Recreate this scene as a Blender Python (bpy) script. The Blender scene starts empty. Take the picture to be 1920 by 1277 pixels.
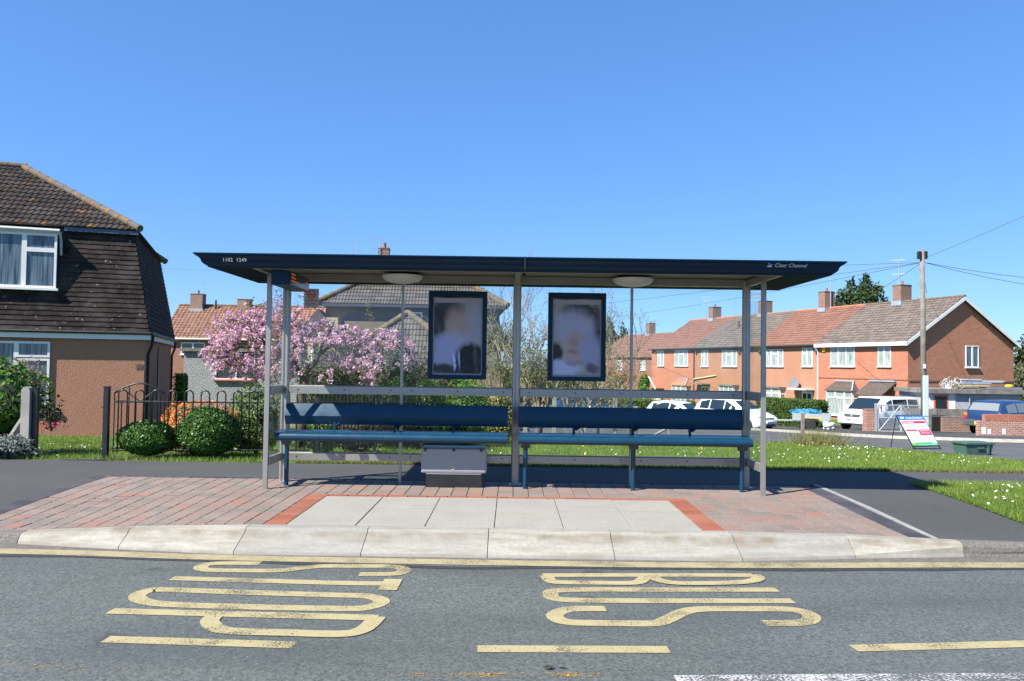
import bpy, bmesh, math, random
import numpy as np
from mathutils import Vector, Matrix, Euler
random.seed(7); RNG = np.random.default_rng(11)
sc = bpy.context.scene
C = sc.collection
# ------------------------------------------------------------------ camera
CAMZ, FPX, PITCH, ROLL = 1.41, 1480.0, math.radians(1.74), math.radians(0.80)
cam = bpy.data.cameras.new('camera'); camo = bpy.data.objects.new('camera', cam); C.objects.link(camo)
CAMR = Matrix.Rotation(math.pi/2 + PITCH, 3, 'X') @ Matrix.Rotation(ROLL, 3, 'Z')
camo.matrix_world = Matrix.Translation((0, 0, CAMZ)) @ CAMR.to_4x4()
cam.sensor_width = 36; cam.lens = FPX/1920*36; cam.clip_start = 0.1; cam.clip_end = 3000
sc.camera = camo
# ------------------------------------------------------------------ sky and sun
LIGHT = Vector((1.85, 1.35, -2.42)).normalized()      # way the sunlight travels
w = bpy.data.worlds.new('World'); sc.world = w; w.use_nodes = True
nt = w.node_tree; bg = nt.nodes['Background']; sky = nt.nodes.new('ShaderNodeTexSky')
sky.sky_type = 'NISHITA'; sky.sun_disc = False
sky.sun_elevation = math.asin(-LIGHT.z); sky.sun_rotation = math.atan2(-LIGHT.x, -LIGHT.y)
sky.air_density = 0.8; sky.dust_density = 0.0; sky.ozone_density = 6.0; sky.altitude = 0
hs = nt.nodes.new('ShaderNodeHueSaturation'); hs.inputs['Saturation'].default_value = 1.15
nt.links.new(sky.outputs[0], hs.inputs['Color']); tn = nt.nodes.new('ShaderNodeMix'); tn.data_type = 'RGBA'; tn.blend_type = 'MULTIPLY'; tn.inputs[0].default_value = 1; tn.inputs[7].default_value = (.84, 1.15, 1.66, 1)
gm = nt.nodes.new('ShaderNodeGamma'); gm.inputs[1].default_value = .55; nt.links.new(hs.outputs[0], gm.inputs[0]); nt.links.new(gm.outputs[0], tn.inputs[6]); nt.links.new(tn.outputs[2], bg.inputs[0]); bg.inputs[1].default_value = 0.105
sl = bpy.data.lights.new('sun', 'SUN'); sl.energy = 4.8; sl.angle = math.radians(0.53); sl.color = (1, .95, .87)
so = bpy.data.objects.new('sun', sl); C.objects.link(so); so.location = (-20, -15, 30)
so.rotation_euler = LIGHT.to_track_quat('-Z', 'Y').to_euler()
vs = sc.view_settings; vs.view_transform = 'Standard'; vs.look = 'None'; vs.exposure = 1.3; vs.gamma = 1; vs.use_curve_mapping = False
sc.render.engine = 'CYCLES'; sc.cycles.use_denoising = True; sc.cycles.max_bounces = 8; sc.cycles.transparent_max_bounces = 24
# ------------------------------------------------------------------ pixel -> place
def ray(px, py):
    return (CAMR @ Vector(((px-960)/FPX, -(py-638.5)/FPX, -1))).normalized()
O3 = Vector((0, 0, CAMZ))
def P(px, py, Y):                      # on the ray, at depth Y
    d = ray(px, py); return O3 + d*(Y/d.y)
def G(px, py, z=0.0):                  # on a level surface
    d = ray(px, py); return O3 + d*((z-CAMZ)/d.z)
SL = 0.06
def T(x, y):                           # the land falls gently away behind the shelter
    if y <= 11: return 0.0
    if y >= 45: return -SL*34
    return -SL*(y-11)
def TG(px, py):                        # on the land
    y = 11.0; d = ray(px, py)
    if (O3 + d*((0-CAMZ)/d.z)).y < 11: return G(px, py, 0)
    k = CAMZ + SL*11
    t = -k/(d.z + SL*d.y) if (d.z + SL*d.y) < 0 else 1e3
    p = O3 + d*t
    if p.y > 45: p = O3 + d*((-SL*34-CAMZ)/d.z)
    return p
class Frame:                           # a rotated plan frame: x along the front, y inwards
    def __init__(s, ox, oy, ang):
        s.o = Vector((ox, oy, 0)); s.a = ang
        s.m = Matrix.Translation(s.o) @ Matrix.Rotation(ang, 4, 'Z'); s.i = s.m.inverted()
    def hit_y(s, px, py, y=0.0):       # where a pixel meets the plane local y = const
        o = s.i @ O3; d = s.i.to_3x3() @ ray(px, py); return o + d*((y-o.y)/d.y)
    def hit_x(s, px, py, x=0.0):
        o = s.i @ O3; d = s.i.to_3x3() @ ray(px, py); return o + d*((x-o.x)/d.x)
    def l(s, p): return s.i @ Vector(p)
    def g(s, p): return s.m @ Vector(p)
# ------------------------------------------------------------------ mesh builder
class MB:
    def __init__(s): s.v = []; s.f = []
    def add(s, vs_, fs):
        n = len(s.v); s.v += [tuple(v) for v in vs_]; s.f += [tuple(i+n for i in f) for f in fs]; return s
    def box(s, x0, x1, y0, y1, z0, z1, m=None, bev=0):
        vv = [Vector((x, y, z)) for z in (z0, z1) for y in (y0, y1) for x in (x0, x1)]
        if m: vv = [m @ v for v in vv]
        return s.add(vv, [(0, 2, 3, 1), (4, 5, 7, 6), (0, 1, 5, 4), (2, 6, 7, 3), (0, 4, 6, 2), (1, 3, 7, 5)])
    def prism(s, poly, a0, a1, axis='x', m=None):
        # poly in the two other axes, extruded along axis
        def mk(p, a):
            return Vector({'x': (a, p[0], p[1]), 'y': (p[0], a, p[1]), 'z': (p[0], p[1], a)}[axis])
        n = len(poly); vv = [mk(p, a0) for p in poly] + [mk(p, a1) for p in poly]
        if m: vv = [m @ v for v in vv]
        return s.add(vv, [tuple(range(n-1, -1, -1)), tuple(range(n, 2*n))] + [(i, (i+1) % n, n+(i+1) % n, n+i) for i in range(n)])
    def tube(s, pts, r, seg=8, cap=True, r1=None):
        pts = [Vector(p) for p in pts]; n = len(pts); rings = []; up = None
        for i, p in enumerate(pts):
            t = (pts[min(i+1, n-1)] - pts[max(i-1, 0)])
            t = t.normalized() if t.length > 1e-9 else Vector((0, 0, 1))
            if up is None: up = t.orthogonal().normalized()
            a = (up - t*up.dot(t)); a = a.normalized() if a.length > 1e-6 else t.orthogonal().normalized(); up = a
            b = t.cross(a); rr = r if r1 is None else r + (r1-r)*i/max(1, n-1)
            rings.append([p + (a*math.cos(2*math.pi*k/seg) + b*math.sin(2*math.pi*k/seg))*rr for k in range(seg)])
        vv = [v for q in rings for v in q]; ff = []
        for i in range(n-1):
            for k in range(seg):
                ff.append((i*seg+k, i*seg+(k+1) % seg, (i+1)*seg+(k+1) % seg, (i+1)*seg+k))
        if cap: ff += [tuple(range(seg-1, -1, -1)), tuple((n-1)*seg+k for k in range(seg))]
        return s.add(vv, ff)
    def lathe(s, prof, seg=20, m=None):   # prof (r, z)
        vv = []; ff = []
        for r, z in prof:
            for k in range(seg):
                a = 2*math.pi*k/seg; v = Vector((r*math.cos(a), r*math.sin(a), z)); vv.append(m @ v if m else v)
        for i in range(len(prof)-1):
            for k in range(seg): ff.append((i*seg+k, i*seg+(k+1) % seg, (i+1)*seg+(k+1) % seg, (i+1)*seg+k))
        ff += [tuple(range(seg-1, -1, -1)), tuple((len(prof)-1)*seg+k for k in range(seg))]
        return s.add(vv, ff)
    def quad(s, a, b, c, d): return s.add([a, b, c, d], [(0, 1, 2, 3)])
    def build(s, name, mat, parent=None, smooth=False, bevel=0):
        me = bpy.data.meshes.new(name); me.from_pydata(s.v, [], s.f); me.update()
        if bevel or True:
            bm = bmesh.new(); bm.from_mesh(me)
            if bevel:
                es = [e for e in bm.edges if len(e.link_faces) == 2 and e.calc_face_angle(0) > .6]
                bmesh.ops.bevel(bm, geom=es, offset=bevel, segments=2, profile=.6, affect='EDGES')
            bmesh.ops.recalc_face_normals(bm, faces=bm.faces); bm.to_mesh(me); bm.free()
        if smooth: me.polygons.foreach_set('use_smooth', [True]*len(me.polygons))
        if smooth == 'auto' : me.set_sharp_from_angle(angle=math.radians(38))
        return link(name, me, mat, parent)
def link(name, me, mat, parent=None):
    if mat and not me.materials: me.materials.append(mat)
    o = bpy.data.objects.new(name, me); C.objects.link(o)
    if parent: o.parent = parent
    return o
def npmesh(name, V, F, mat, parent=None, attr=None):
    # V (n,3), F (m,k) all faces with the same number of corners
    me = bpy.data.meshes.new(name); V = np.asarray(V, dtype=np.float32); F = np.asarray(F, dtype=np.int32); m, k = F.shape
    me.vertices.add(len(V)); me.vertices.foreach_set('co', V.ravel())
    me.loops.add(m*k); me.loops.foreach_set('vertex_index', F.ravel())
    me.polygons.add(m); me.polygons.foreach_set('loop_start', np.arange(0, m*k, k, dtype=np.int32))
    me.update(calc_edges=True); me.validate(); me.shade_flat()
    if attr is not None:
        a = me.attributes.new('tone', 'FLOAT', 'FACE'); a.data.foreach_set('value', np.asarray(attr, dtype=np.float32))
    return link(name, me, mat, parent)
def tag(o, label=None, cat=None, group=None, kind=None):
    if label: o['label'] = label
    if cat: o['category'] = cat
    if group: o['group'] = group
    if kind: o['kind'] = kind
    return o
def thing(name, label, cat, loc=(0, 0, 0), rz=0, group=None):
    o = bpy.data.objects.new(name, None); C.objects.link(o); o.location = loc; o.rotation_euler = (0, 0, rz)
    o.empty_display_size = .2
    return tag(o, label, cat, group)
def copy_tree(o, parent=None):
    c = o.copy(); C.objects.link(c); c.parent = parent
    for ch in list(o.children): copy_tree(ch, c)
    return c
# ------------------------------------------------------------------ materials
class N:                               # small node helper
    def __init__(s, name):
        s.mat = bpy.data.materials.new(name); s.mat.use_nodes = True; s.t = s.mat.node_tree; s.n = s.t.nodes
        s.b = s.n['Principled BSDF']; s.out = s.n['Material Output']
    def new(s, t, **kw):
        n = s.n.new(t)
        for k, v in kw.items(): setattr(n, k, v)
        return n
    def put(s, sock, v):
        if hasattr(v, 'links') or isinstance(v, bpy.types.NodeSocket): s.t.links.new(v, sock)
        elif isinstance(v, (tuple, list)) and len(v) == 3 and sock.type == 'RGBA': sock.default_value = (*v, 1)
        else: sock.default_value = v
    def math(s, op, a, b=None, c=None, clamp=False):
        n = s.new('ShaderNodeMath', operation=op); n.use_clamp = clamp; s.put(n.inputs[0], a)
        if b is not None: s.put(n.inputs[1], b)
        if c is not None: s.put(n.inputs[2], c)
        return n.outputs[0]
    def co(s, kind='Object', scale=(1, 1, 1)):
        if kind == 'World': o = s.new('ShaderNodeNewGeometry').outputs['Position']
        else: o = s.new('ShaderNodeTexCoord').outputs[kind]
        if scale == (1, 1, 1): return o
        m = s.new('ShaderNodeMapping'); s.t.links.new(o, m.inputs[0]); m.inputs['Scale'].default_value = scale; return m.outputs[0]
    def noise(s, vec, scale, detail=3, rough=.55, dist=0):
        n = s.new('ShaderNodeTexNoise'); s.t.links.new(vec, n.inputs['Vector'])
        n.inputs['Scale'].default_value = scale; n.inputs['Detail'].default_value = detail; n.inputs['Roughness'].default_value = rough
        n.inputs['Distortion'].default_value = dist; return n.outputs['Fac']
    def vor(s, vec, scale, out='Distance', feature='F1'):
        n = s.new('ShaderNodeTexVoronoi', feature=feature); s.t.links.new(vec, n.inputs['Vector']); n.inputs['Scale'].default_value = scale; return n.outputs[out]
    def ramp(s, fac, a, b):            # linear step from a to b
        return s.math('MULTIPLY', s.math('SUBTRACT', fac, a), 1.0/(b-a), clamp=True)
    def mix(s, fac, a, b, mode='MIX'):
        n = s.new('ShaderNodeMix', data_type='RGBA', blend_type=mode); s.put(n.inputs['Factor'], fac); s.put(n.inputs[6], a); s.put(n.inputs[7], b); return n.outputs[2]
    def xyz(s, vec):
        n = s.new('ShaderNodeSeparateXYZ'); s.t.links.new(vec, n.inputs[0]); return n.outputs
    def vec(s, x, y, z=0.0):
        n = s.new('ShaderNodeCombineXYZ'); s.put(n.inputs[0], x); s.put(n.inputs[1], y); s.put(n.inputs[2], z); return n.outputs[0]
    def bump(s, h, strength=.4, dist=.01):
        n = s.new('ShaderNodeBump'); n.inputs['Strength'].default_value = strength; n.inputs['Distance'].default_value = dist
        s.t.links.new(h, n.inputs['Height']); s.t.links.new(n.outputs[0], s.b.inputs['Normal']); return n
    def set(s, color=None, rough=None, metal=None, spec=None, coat=None, emit=None, estr=None, alpha=None):
        b = s.b.inputs
        for k, v in (('Base Color', color), ('Roughness', rough), ('Metallic', metal), ('Specular IOR Level', spec), ('Coat Weight', coat), ('Emission Color', emit), ('Emission Strength', estr), ('Alpha', alpha)):
            if v is not None: s.put(b[k], v)
        return s.mat
def lo(c, k): return tuple(max(0, x*k) for x in c)
def plain(name, c, rough=.5, metal=0, var=.15, scale=6, bump=0, bscale=40, spec=.5, coat=0, bdist=.01):
    n = N(name); v = n.co('World'); f = n.ramp(n.noise(v, scale, 4), .3, .7)
    n.set(color=n.mix(f, lo(c, 1-var), lo(c, 1+var)), rough=rough, metal=metal, spec=spec, coat=coat)
    if bump: n.bump(n.noise(v, bscale, 3), bump, bdist)
    return n.mat
def leafmat(name, c, c2, trans=.35, rough=.5, scale=3.0):
    n = N(name); v = n.co('World'); f = n.ramp(n.noise(v, scale, 3), .3, .7)
    wn = n.new('ShaderNodeTexWhiteNoise', noise_dimensions='3D')
    sn = n.new('ShaderNodeVectorMath', operation='SNAP'); n.t.links.new(v, sn.inputs[0]); sn.inputs[1].default_value = (.03, .03, .03)
    n.t.links.new(sn.outputs[0], wn.inputs['Vector'])
    f2 = n.math('ADD', n.math('MULTIPLY', f, .6), n.math('MULTIPLY', wn.outputs['Value'], .4))
    col = n.mix(f2, c, c2); n.set(color=col, rough=rough, spec=.35)
    tr = n.new('ShaderNodeBsdfTranslucent'); n.t.links.new(col, tr.inputs[0]); mx = n.new('ShaderNodeMixShader'); mx.inputs[0].default_value = trans
    n.t.links.new(n.b.outputs[0], mx.inputs[1]); n.t.links.new(tr.outputs[0], mx.inputs[2]); n.t.links.new(mx.outputs[0], n.out.inputs[0])
    return n.mat
def glassmat(name, tint=(.93, .97, .96), ior=1.45, dirt=.02):
    n = N(name); lw = n.new('ShaderNodeLayerWeight'); fr_ = n.math('ADD', n.math('MULTIPLY', n.math('POWER', lw.outputs['Facing'], 4.0), .45), .022)
    gl = n.new('ShaderNodeBsdfGlossy'); gl.inputs['Roughness'].default_value = .03; gl.inputs[0].default_value = (.9, .95, 1, 1)
    tp = n.new('ShaderNodeBsdfTransparent'); tp.inputs[0].default_value = (*tint, 1)
    df = n.new('ShaderNodeBsdfDiffuse'); df.inputs[0].default_value = (.6, .6, .6, 1)
    m1 = n.new('ShaderNodeMixShader'); m2 = n.new('ShaderNodeMixShader')
    v = n.co('World'); dd = n.math('MULTIPLY', n.ramp(n.noise(v, 3, 5), .45, .8), dirt*2)
    n.t.links.new(dd, m1.inputs[0]); n.t.links.new(tp.outputs[0], m1.inputs[1]); n.t.links.new(df.outputs[0], m1.inputs[2])
    n.t.links.new(fr_, m2.inputs[0]); n.t.links.new(m1.outputs[0], m2.inputs[1]); n.t.links.new(gl.outputs[0], m2.inputs[2]); n.t.links.new(m2.outputs[0], n.out.inputs[0])
    return n.mat
def brickmat(name, c1, c2, mortar, bw=.225, bh=.075, var=.5, bump=.5, world=False):
    n = N(name); x, y, z = n.xyz(n.co('Object'))
    v = n.vec(n.math('ADD', x, y), z)
    b = n.new('ShaderNodeTexBrick'); n.t.links.new(v, b.inputs['Vector']); b.offset = .5
    for k, q in (('Scale', 1), ('Mortar Size', .011), ('Mortar Smooth', .2), ('Brick Width', bw), ('Row Height', bh)): b.inputs[k].default_value = q
    b.inputs['Color1'].default_value = (*c1, 1); b.inputs['Color2'].default_value = (*c2, 1); b.inputs['Mortar'].default_value = (*mortar, 1)
    big = n.ramp(n.noise(n.co('World'), .6, 4), .3, .75); col = n.mix(n.math('MULTIPLY', big, .35), b.outputs['Color'], lo(c1, .6))
    sp = n.ramp(n.noise(n.co('World'), 9, 3), .52, .75); col = n.mix(n.math('MULTIPLY', sp, .3), col, mortar)
    n.set(color=col, rough=.85, spec=.2); n.bump(n.math('SUBTRACT', 1, b.outputs['Fac']), bump, .01)
    return n.mat
def objrand(name, cols, rough=.8, nscale=25, bump=.25, attr=False, var=.25, spec=.3, extra=None):
    # colour picked per object (or per face) out of a list, plus grain
    n = N(name); r = n.new('ShaderNodeObjectInfo').outputs['Random']
    if attr: r = n.new('ShaderNodeAttribute', attribute_name='tone').outputs['Fac']
    cr = n.new('ShaderNodeValToRGB'); n.t.links.new(r, cr.inputs[0]); el = cr.color_ramp; el.interpolation = 'CONSTANT'
    while len(el.elements) < len(cols): el.elements.new(.5)
    for i, c in enumerate(cols): el.elements[i].position = i/len(cols); el.elements[i].color = (*c, 1)
    v = n.co('World'); f = n.ramp(n.noise(v, nscale, 5), .3, .75); col = n.mix(n.math('MULTIPLY', f, var*2), cr.outputs[0], (.05, .045, .04))
    big = n.ramp(n.noise(v, 1.7, 4), .45, .8); col = n.mix(n.math('MULTIPLY', big, .22), col, (.22, .2, .17))
    if extra:
        q = n.ramp(n.noise(v, extra[1], 4), extra[2], extra[2]+.08); col = n.mix(n.math('MULTIPLY', q, .85), col, extra[0])
    n.set(color=col, rough=rough, spec=spec); n.bump(n.noise(v, nscale*3, 3), bump, .004)
    return n.mat
M = {}
NAVY = (.004, .022, .075)
n = N('navy_paint'); v = n.co('World')
n.set(color=n.mix(n.ramp(n.noise(v, 2.2, 4), .35, .7), (.0012, .018, .044), (.0016, .023, .055)), rough=n.math('ADD', .30, n.math('MULTIPLY', n.noise(v, 9, 4), .15)), spec=.2); M['navy'] = n.mat
n = N('bench_paint'); v = n.co('World'); sc_ = n.ramp(n.noise(n.co('World', (2, 9, 9)), 11, 5, .7), .66, .71)
n.set(color=n.mix(n.math('MULTIPLY', sc_, .5), n.mix(n.ramp(n.noise(v, 5, 4), .35, .7), (.0026, .033, .068), (.0034, .040, .08)), (.05, .09, .12)), rough=n.math('ADD', .22, n.math('MULTIPLY', n.noise(v, 14, 4), .22)), spec=.5); M['bench'] = n.mat
n = N('aluminium'); v = n.co('World', (30, 30, 1.0))
n.set(color=n.mix(n.noise(v, 2, 3), (.29, .275, .255), (.38, .363, .338)), metal=.6, rough=n.math('ADD', .28, n.math('MULTIPLY', n.noise(n.co('World'), 7, 4), .2))); M['alu'] = n.mat
M['soffit'] = plain('soffit_navy', (.0015, .009, .028), .7, 0, .1, 3, spec=.06)
M['alu_grey'] = plain('ceiling_grey', (.21, .198, .18), .5, .2, .06, 3)
M['glass'] = glassmat('shelter_glass', (.955, .98, .97), 1.42, .008)
M['lamp'] = plain('lamp_diffuser', (.5, .5, .5), .35, 0, .05, 3)
M['white'] = plain('white_upvc', (.68, .68, .67), .35, 0, .05, 2)
M['offwhite'] = plain('off_white_paint', (.62, .61, .57), .6, 0, .12, 3)
M['cabinet'] = plain('grey_white_cabinet', (.30, .30, .305), .4, 0, .06, 1.5)
M['black'] = plain('black_plastic', (.012, .012, .013), .5, 0, .3, 5)
M['blackiron'] = plain('black_iron', (.012, .013, .016), .38, 0, .3, 8)
M['orange_led'] = N('orange_led').set(color=(.3, .05, .01), emit=(1, .18, .02), estr=.12)
M['screen'] = plain('display_screen', (.03, .045, .06), .15, 0, .15, 4)
M['red'] = plain('sign_red', (.55, .02, .03), .5, 0, .05, 3)
M['signgrey'] = plain('sign_grey_white', (.36, .355, .335), .55, 0, .06, 4)
M['text_grey'] = plain('text_grey', (.5, .53, .55), .5, 0, .03, 3)
M['logo_blue'] = plain('logo_blue', (.05, .22, .55), .5, 0, .03, 3)
M['yellow_sticker'] = plain('warning_yellow', (.75, .58, .05), .5, 0, .05, 3)
M['galv'] = plain('galvanised_steel', (.40, .44, .46), .45, .5, .12, 8)
M['lead'] = plain('lead_flashing', (.26, .29, .33), .6, 0, .15, 5)
M['concrete'] = plain('concrete', (.24, .23, .21), .9, 0, .2, 4, .5, 60)
M['concrete_dark'] = plain('weathered_concrete', (.15, .14, .125), .9, 0, .3, 3, .5, 50)
M['bark'] = plain('bark', (.10, .075, .055), .95, 0, .4, 9, .9, 35, .2, 0, .02)
M['twig'] = plain('twigs', (.20, .16, .11), .9, 0, .35, 3)
M['pole'] = plain('weathered_wood', (.165, .15, .128), .9, 0, .3, 3, .6, 30)
M['rubber'] = plain('tyre_rubber', (.012, .012, .012), .8, 0, .2, 9)
M['alloy'] = plain('alloy_wheel', (.45, .45, .46), .35, .7, .1, 9)
M['carwhite'] = plain('white_car_paint', (.76, .77, .78), .22, 0, .03, 2, coat=.6)
M['carblue'] = plain('blue_car_paint', (.014, .038, .105), .22, 0, .1, 2, coat=.6)
M['cardark'] = plain('dark_blue_car_paint', (.01, .03, .09), .22, 0, .1, 2, coat=.6)
M['trim'] = plain('grey_trim', (.06, .065, .07), .6, 0, .1, 4)
M['carglass_pale'] = N('pale_car_glass').set(color=(.17, .19, .19), rough=.05, spec=.8)
M['carglass'] = N('car_glass').set(color=(.012, .022, .03), rough=.04, spec=.8)
M['headlamp'] = N('headlamp').set(color=(.55, .6, .65), rough=.08, metal=.4, coat=1)
M['tail_red'] = plain('tail_lamp_red', (.5, .02, .02), .2, 0, .05, 3)
M['tail_orange'] = plain('tail_lamp_orange', (.7, .18, .02), .2, 0, .05, 3)
M['plate_yellow'] = plain('plate_yellow', (.75, .5, .02), .4, 0, .04, 3)
M['window'] = N('window_glass').set(color=(.045, .055, .06), rough=.05, spec=.7)
n = N('curtained_window'); x, y, z = n.xyz(n.co('Object')); f = n.noise(n.vec(n.math('MULTIPLY', n.math('ADD', x, y), 14.0), n.math('MULTIPLY', z, 1.2)), 1, 3)
n.set(color=n.mix(n.ramp(f, .3, .7), (.10, .13, .13), (.42, .46, .45)), rough=.08, spec=.6); M['net'] = n.mat
n = N('dark_curtained_window'); x, y, z = n.xyz(n.co('Object')); f = n.noise(n.vec(n.math('MULTIPLY', n.math('ADD', x, y), 18.0), n.math('MULTIPLY', z, .8)), 1, 3)
n.set(color=n.mix(n.ramp(f, .35, .7), (.02, .035, .05), (.17, .23, .27)), rough=.06, spec=.6); M['net_dark'] = n.mat
M['brick'] = brickmat('red_brick', (.48, .158, .088), (.33, .10, .06), (.38, .27, .19))
M['brick2'] = brickmat('red_brown_brick', (.28, .095, .06), (.20, .065, .045), (.32, .24, .18))
M['brick_old'] = brickmat('old_brown_brick', (.24, .12, .085), (.15, .075, .06), (.3, .26, .22))
M['brick_wall'] = brickmat('weathered_wall_brick', (.36, .155, .11), (.22, .09, .075), (.42, .36, .3))
M['buff'] = brickmat('brown_buff_brick', (.19, .15, .115), (.16, .125, .095), (.2, .165, .13), bump=.3)
M['render'] = plain('salmon_render', (.335, .168, .105), .9, 0, .07, .7, .3, 90)
M['render2'] = plain('orange_render', (.315, .15, .09), .9, 0, .07, .7, .3, 90)
n = N('terracotta_pebbledash'); v = n.co('World'); pb = n.vor(v, 58)
c = n.mix(n.ramp(n.noise(v, 60, 2), .35, .65), (.30, .146, .09), (.44, .238, .162)); c = n.mix(n.math('MULTIPLY', n.ramp(n.noise(v, .8, 4), .4, .8), .25), c, (.28, .14, .085))
n.set(color=c, rough=.95, spec=.15); n.bump(pb, .8, .014); M['pebble'] = n.mat
n = N('grey_pebbledash'); v = n.co('World'); pb = n.vor(v, 26)
c = n.mix(n.ramp(n.noise(v, 40, 2), .35, .65), (.20, .21, .21), (.36, .37, .37)); c = n.mix(n.math('MULTIPLY', n.ramp(n.noise(v, .9, 4), .4, .8), .3), c, (.16, .16, .15))
n.set(color=c, rough=.95, spec=.15); n.bump(pb, .9, .025); M['greydash'] = n.mat
M['tile_dark'] = objrand('dark_brown_tile', [(.021, .015, .014), (.028, .020, .018), (.016, .012, .0115), (.034, .024, .021), (.024, .017, .015)], .85, 30, .3, spec=.15, extra=((.20, .10, .014), 2.6, .63))
M['tile_dark_face'] = objrand('dark_brown_plain_tile', [(.014, .0098, .0092), (.021, .015, .0138), (.010, .0075, .0072), (.027, .020, .0175), (.017, .0118, .0105)], .88, 30, .3, spec=.12, attr=True, extra=((.22, .22, .2), 11, .645))
M['tile_dark_obj'] = objrand('dark_brown_plain_tile_one', [(.014, .0098, .0092), (.021, .015, .0138), (.010, .0075, .0072), (.027, .020, .0175), (.017, .0118, .0105)], .88, 30, .3, spec=.12, extra=((.22, .22, .2), 11, .645))
M['tile_red'] = objrand('red_concrete_tile', [(.205, .09, .06), (.235, .105, .072), (.19, .082, .055), (.225, .108, .078)], .85, 12, .3, attr=True)
M['tile_grey'] = objrand('grey_brown_tile', [(.145, .115, .098), (.178, .142, .12), (.118, .094, .08), (.165, .128, .106), (.13, .108, .096)], .85, 12, .3, attr=True, extra=((.09, .075, .06), 1.3, .62))
M['tile_grey2'] = objrand('mid_grey_tile', [(.088, .075, .066), (.11, .094, .083), (.07, .059, .053), (.10, .086, .075)], .85, 14, .3, attr=True, extra=((.07, .06, .05), 2.2, .62))
M['tile_pan'] = objrand('brown_pantile', [(.21, .105, .07), (.25, .125, .085), (.18, .085, .06), (.23, .12, .08)], .85, 12, .3, attr=True, extra=((.40, .22, .03), 1.1, .64))
M['tile_orange'] = objrand('orange_pantile', [(.33, .12, .07), (.36, .14, .08), (.31, .11, .06)], .85, 12, .3, attr=True)
n = N('lichen_ridge'); v = n.co('World'); c = n.mix(n.ramp(n.noise(v, 5, 4), .53, .64), (.11, .095, .078), (.24, .125, .028)); c = n.mix(n.ramp(n.noise(v, 12, 4), .55, .7), c, (.10, .09, .08))
n.set(color=c, rough=.9, spec=.2); n.bump(n.noise(v, 30, 4), .5, .02); M['ridge'] = n.mat
M['ridge_plain'] = plain('ridge_tile', (.20, .15, .12), .9, 0, .25, 4, .4, 30)
M['ridge_red'] = plain('red_ridge_tile', (.33, .13, .08), .9, 0, .2, 4, .4, 30)
# ================================================================== GROUND
def sstep(a, b, x):
    t = max(0, min(1, (x-a)/(b-a))); return t*t*(3-2*t)
def pz(x, y):                          # footway level: dips to the dropped kerbs at either end of the raised boarding kerb
    d = -.08*sstep(-2.2, -4.3, x) - .06*sstep(1.9, 4.7, x)
    return d*(1 - sstep(6.9, 9.3, y))
ROADZ = -.16
def draped(name, poly, mat, dz=0.0, parent=None, zf=T, kind='structure', cuts=(11, 45)):
    bm = bmesh.new(); vsx = [bm.verts.new((x, y, 0)) for x, y in poly]; bm.faces.new(vsx)
    bmesh.ops.triangulate(bm, faces=bm.faces[:])
    for c in cuts:
        bmesh.ops.bisect_plane(bm, geom=bm.verts[:]+bm.edges[:]+bm.faces[:], plane_co=(0, c, 0), plane_no=(0, 1, 0))
    for v in bm.verts: v.co.z = zf(v.co.x, v.co.y) + dz
    bmesh.ops.recalc_face_normals(bm, faces=bm.faces)
    for f in bm.faces:
        if f.normal.z < 0: f.normal_flip()
    me = bpy.data.meshes.new(name); bm.to_mesh(me); bm.free()
    o = link(name, me, mat, parent)
    if not parent: tag(o, kind=kind)
    return o
def gridsheet(name, xs, ys, zf, mat, kind='structure', parent=None, skip=None):
    vv = [(x, y, zf(x, y)) for y in ys for x in xs]; nx = len(xs)
    ff = [(j*nx+i, j*nx+i+1, (j+1)*nx+i+1, (j+1)*nx+i) for j in range(len(ys)-1) for i in range(nx-1)
          if not (skip and skip((xs[i]+xs[i+1])/2, (ys[j]+ys[j+1])/2))]
    me = bpy.data.meshes.new(name); me.from_pydata(vv, [], ff); me.update(); o = link(name, me, mat, parent)
    if not parent: tag(o, kind=kind)
    return o
n = N('lawn'); v = n.co('World'); f1 = n.noise(v, 1.1, 5); f2 = n.noise(v, 22, 4, .7); f3 = n.noise(v, .25, 3)
c = n.mix(n.ramp(f2, .3, .7), (.05, .09, .018), (.125, .185, .042)); c = n.mix(n.math('MULTIPLY', n.ramp(f1, .45, .75), .5), c, (.16, .165, .07))
c = n.mix(n.math('MULTIPLY', n.ramp(f3, .5, .75), .35), c, (.075, .115, .03))
n.set(color=c, rough=.95, spec=.1); n.bump(f2, 1.0, .06); M['lawn'] = n.mat
n = N('road_asphalt'); v = n.co('World'); g = n.noise(v, 42, 3, .75); g2 = n.noise(v, 95, 3, .8); big = n.noise(v, .55, 4); st = n.noise(n.co('World', (.25, 1.3, 1)), 1.2, 4)
c = n.mix(n.ramp(n.math('ADD', n.math('MULTIPLY', g, .5), n.math('MULTIPLY', g2, .5)), .36, .66), (.025, .0295, .029), (.146, .162, .156)); c = n.mix(n.math('MULTIPLY', n.ramp(big, .4, .7), .22), c, (.062, .071, .07)); c = n.mix(n.math('MULTIPLY', n.ramp(st, .46, .70), .5), c, (.04, .0465, .0475)); c = n.mix(n.math('MULTIPLY', n.ramp(n.noise(v, 1.9, 3), .66, .72), .55), c, (.028, .03, .031))
c = n.mix(n.math('MULTIPLY', n.ramp(n.vor(v, 16), .10, .05), .5), c, (.30, .31, .30))
n.set(color=c, rough=.8, spec=.3); n.bump(g, .45, .010); M['road'] = n.mat
n = N('footway_asphalt'); v = n.co('World'); g2 = n.noise(v, 90, 4, .75); big = n.noise(v, .7, 5)
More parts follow.
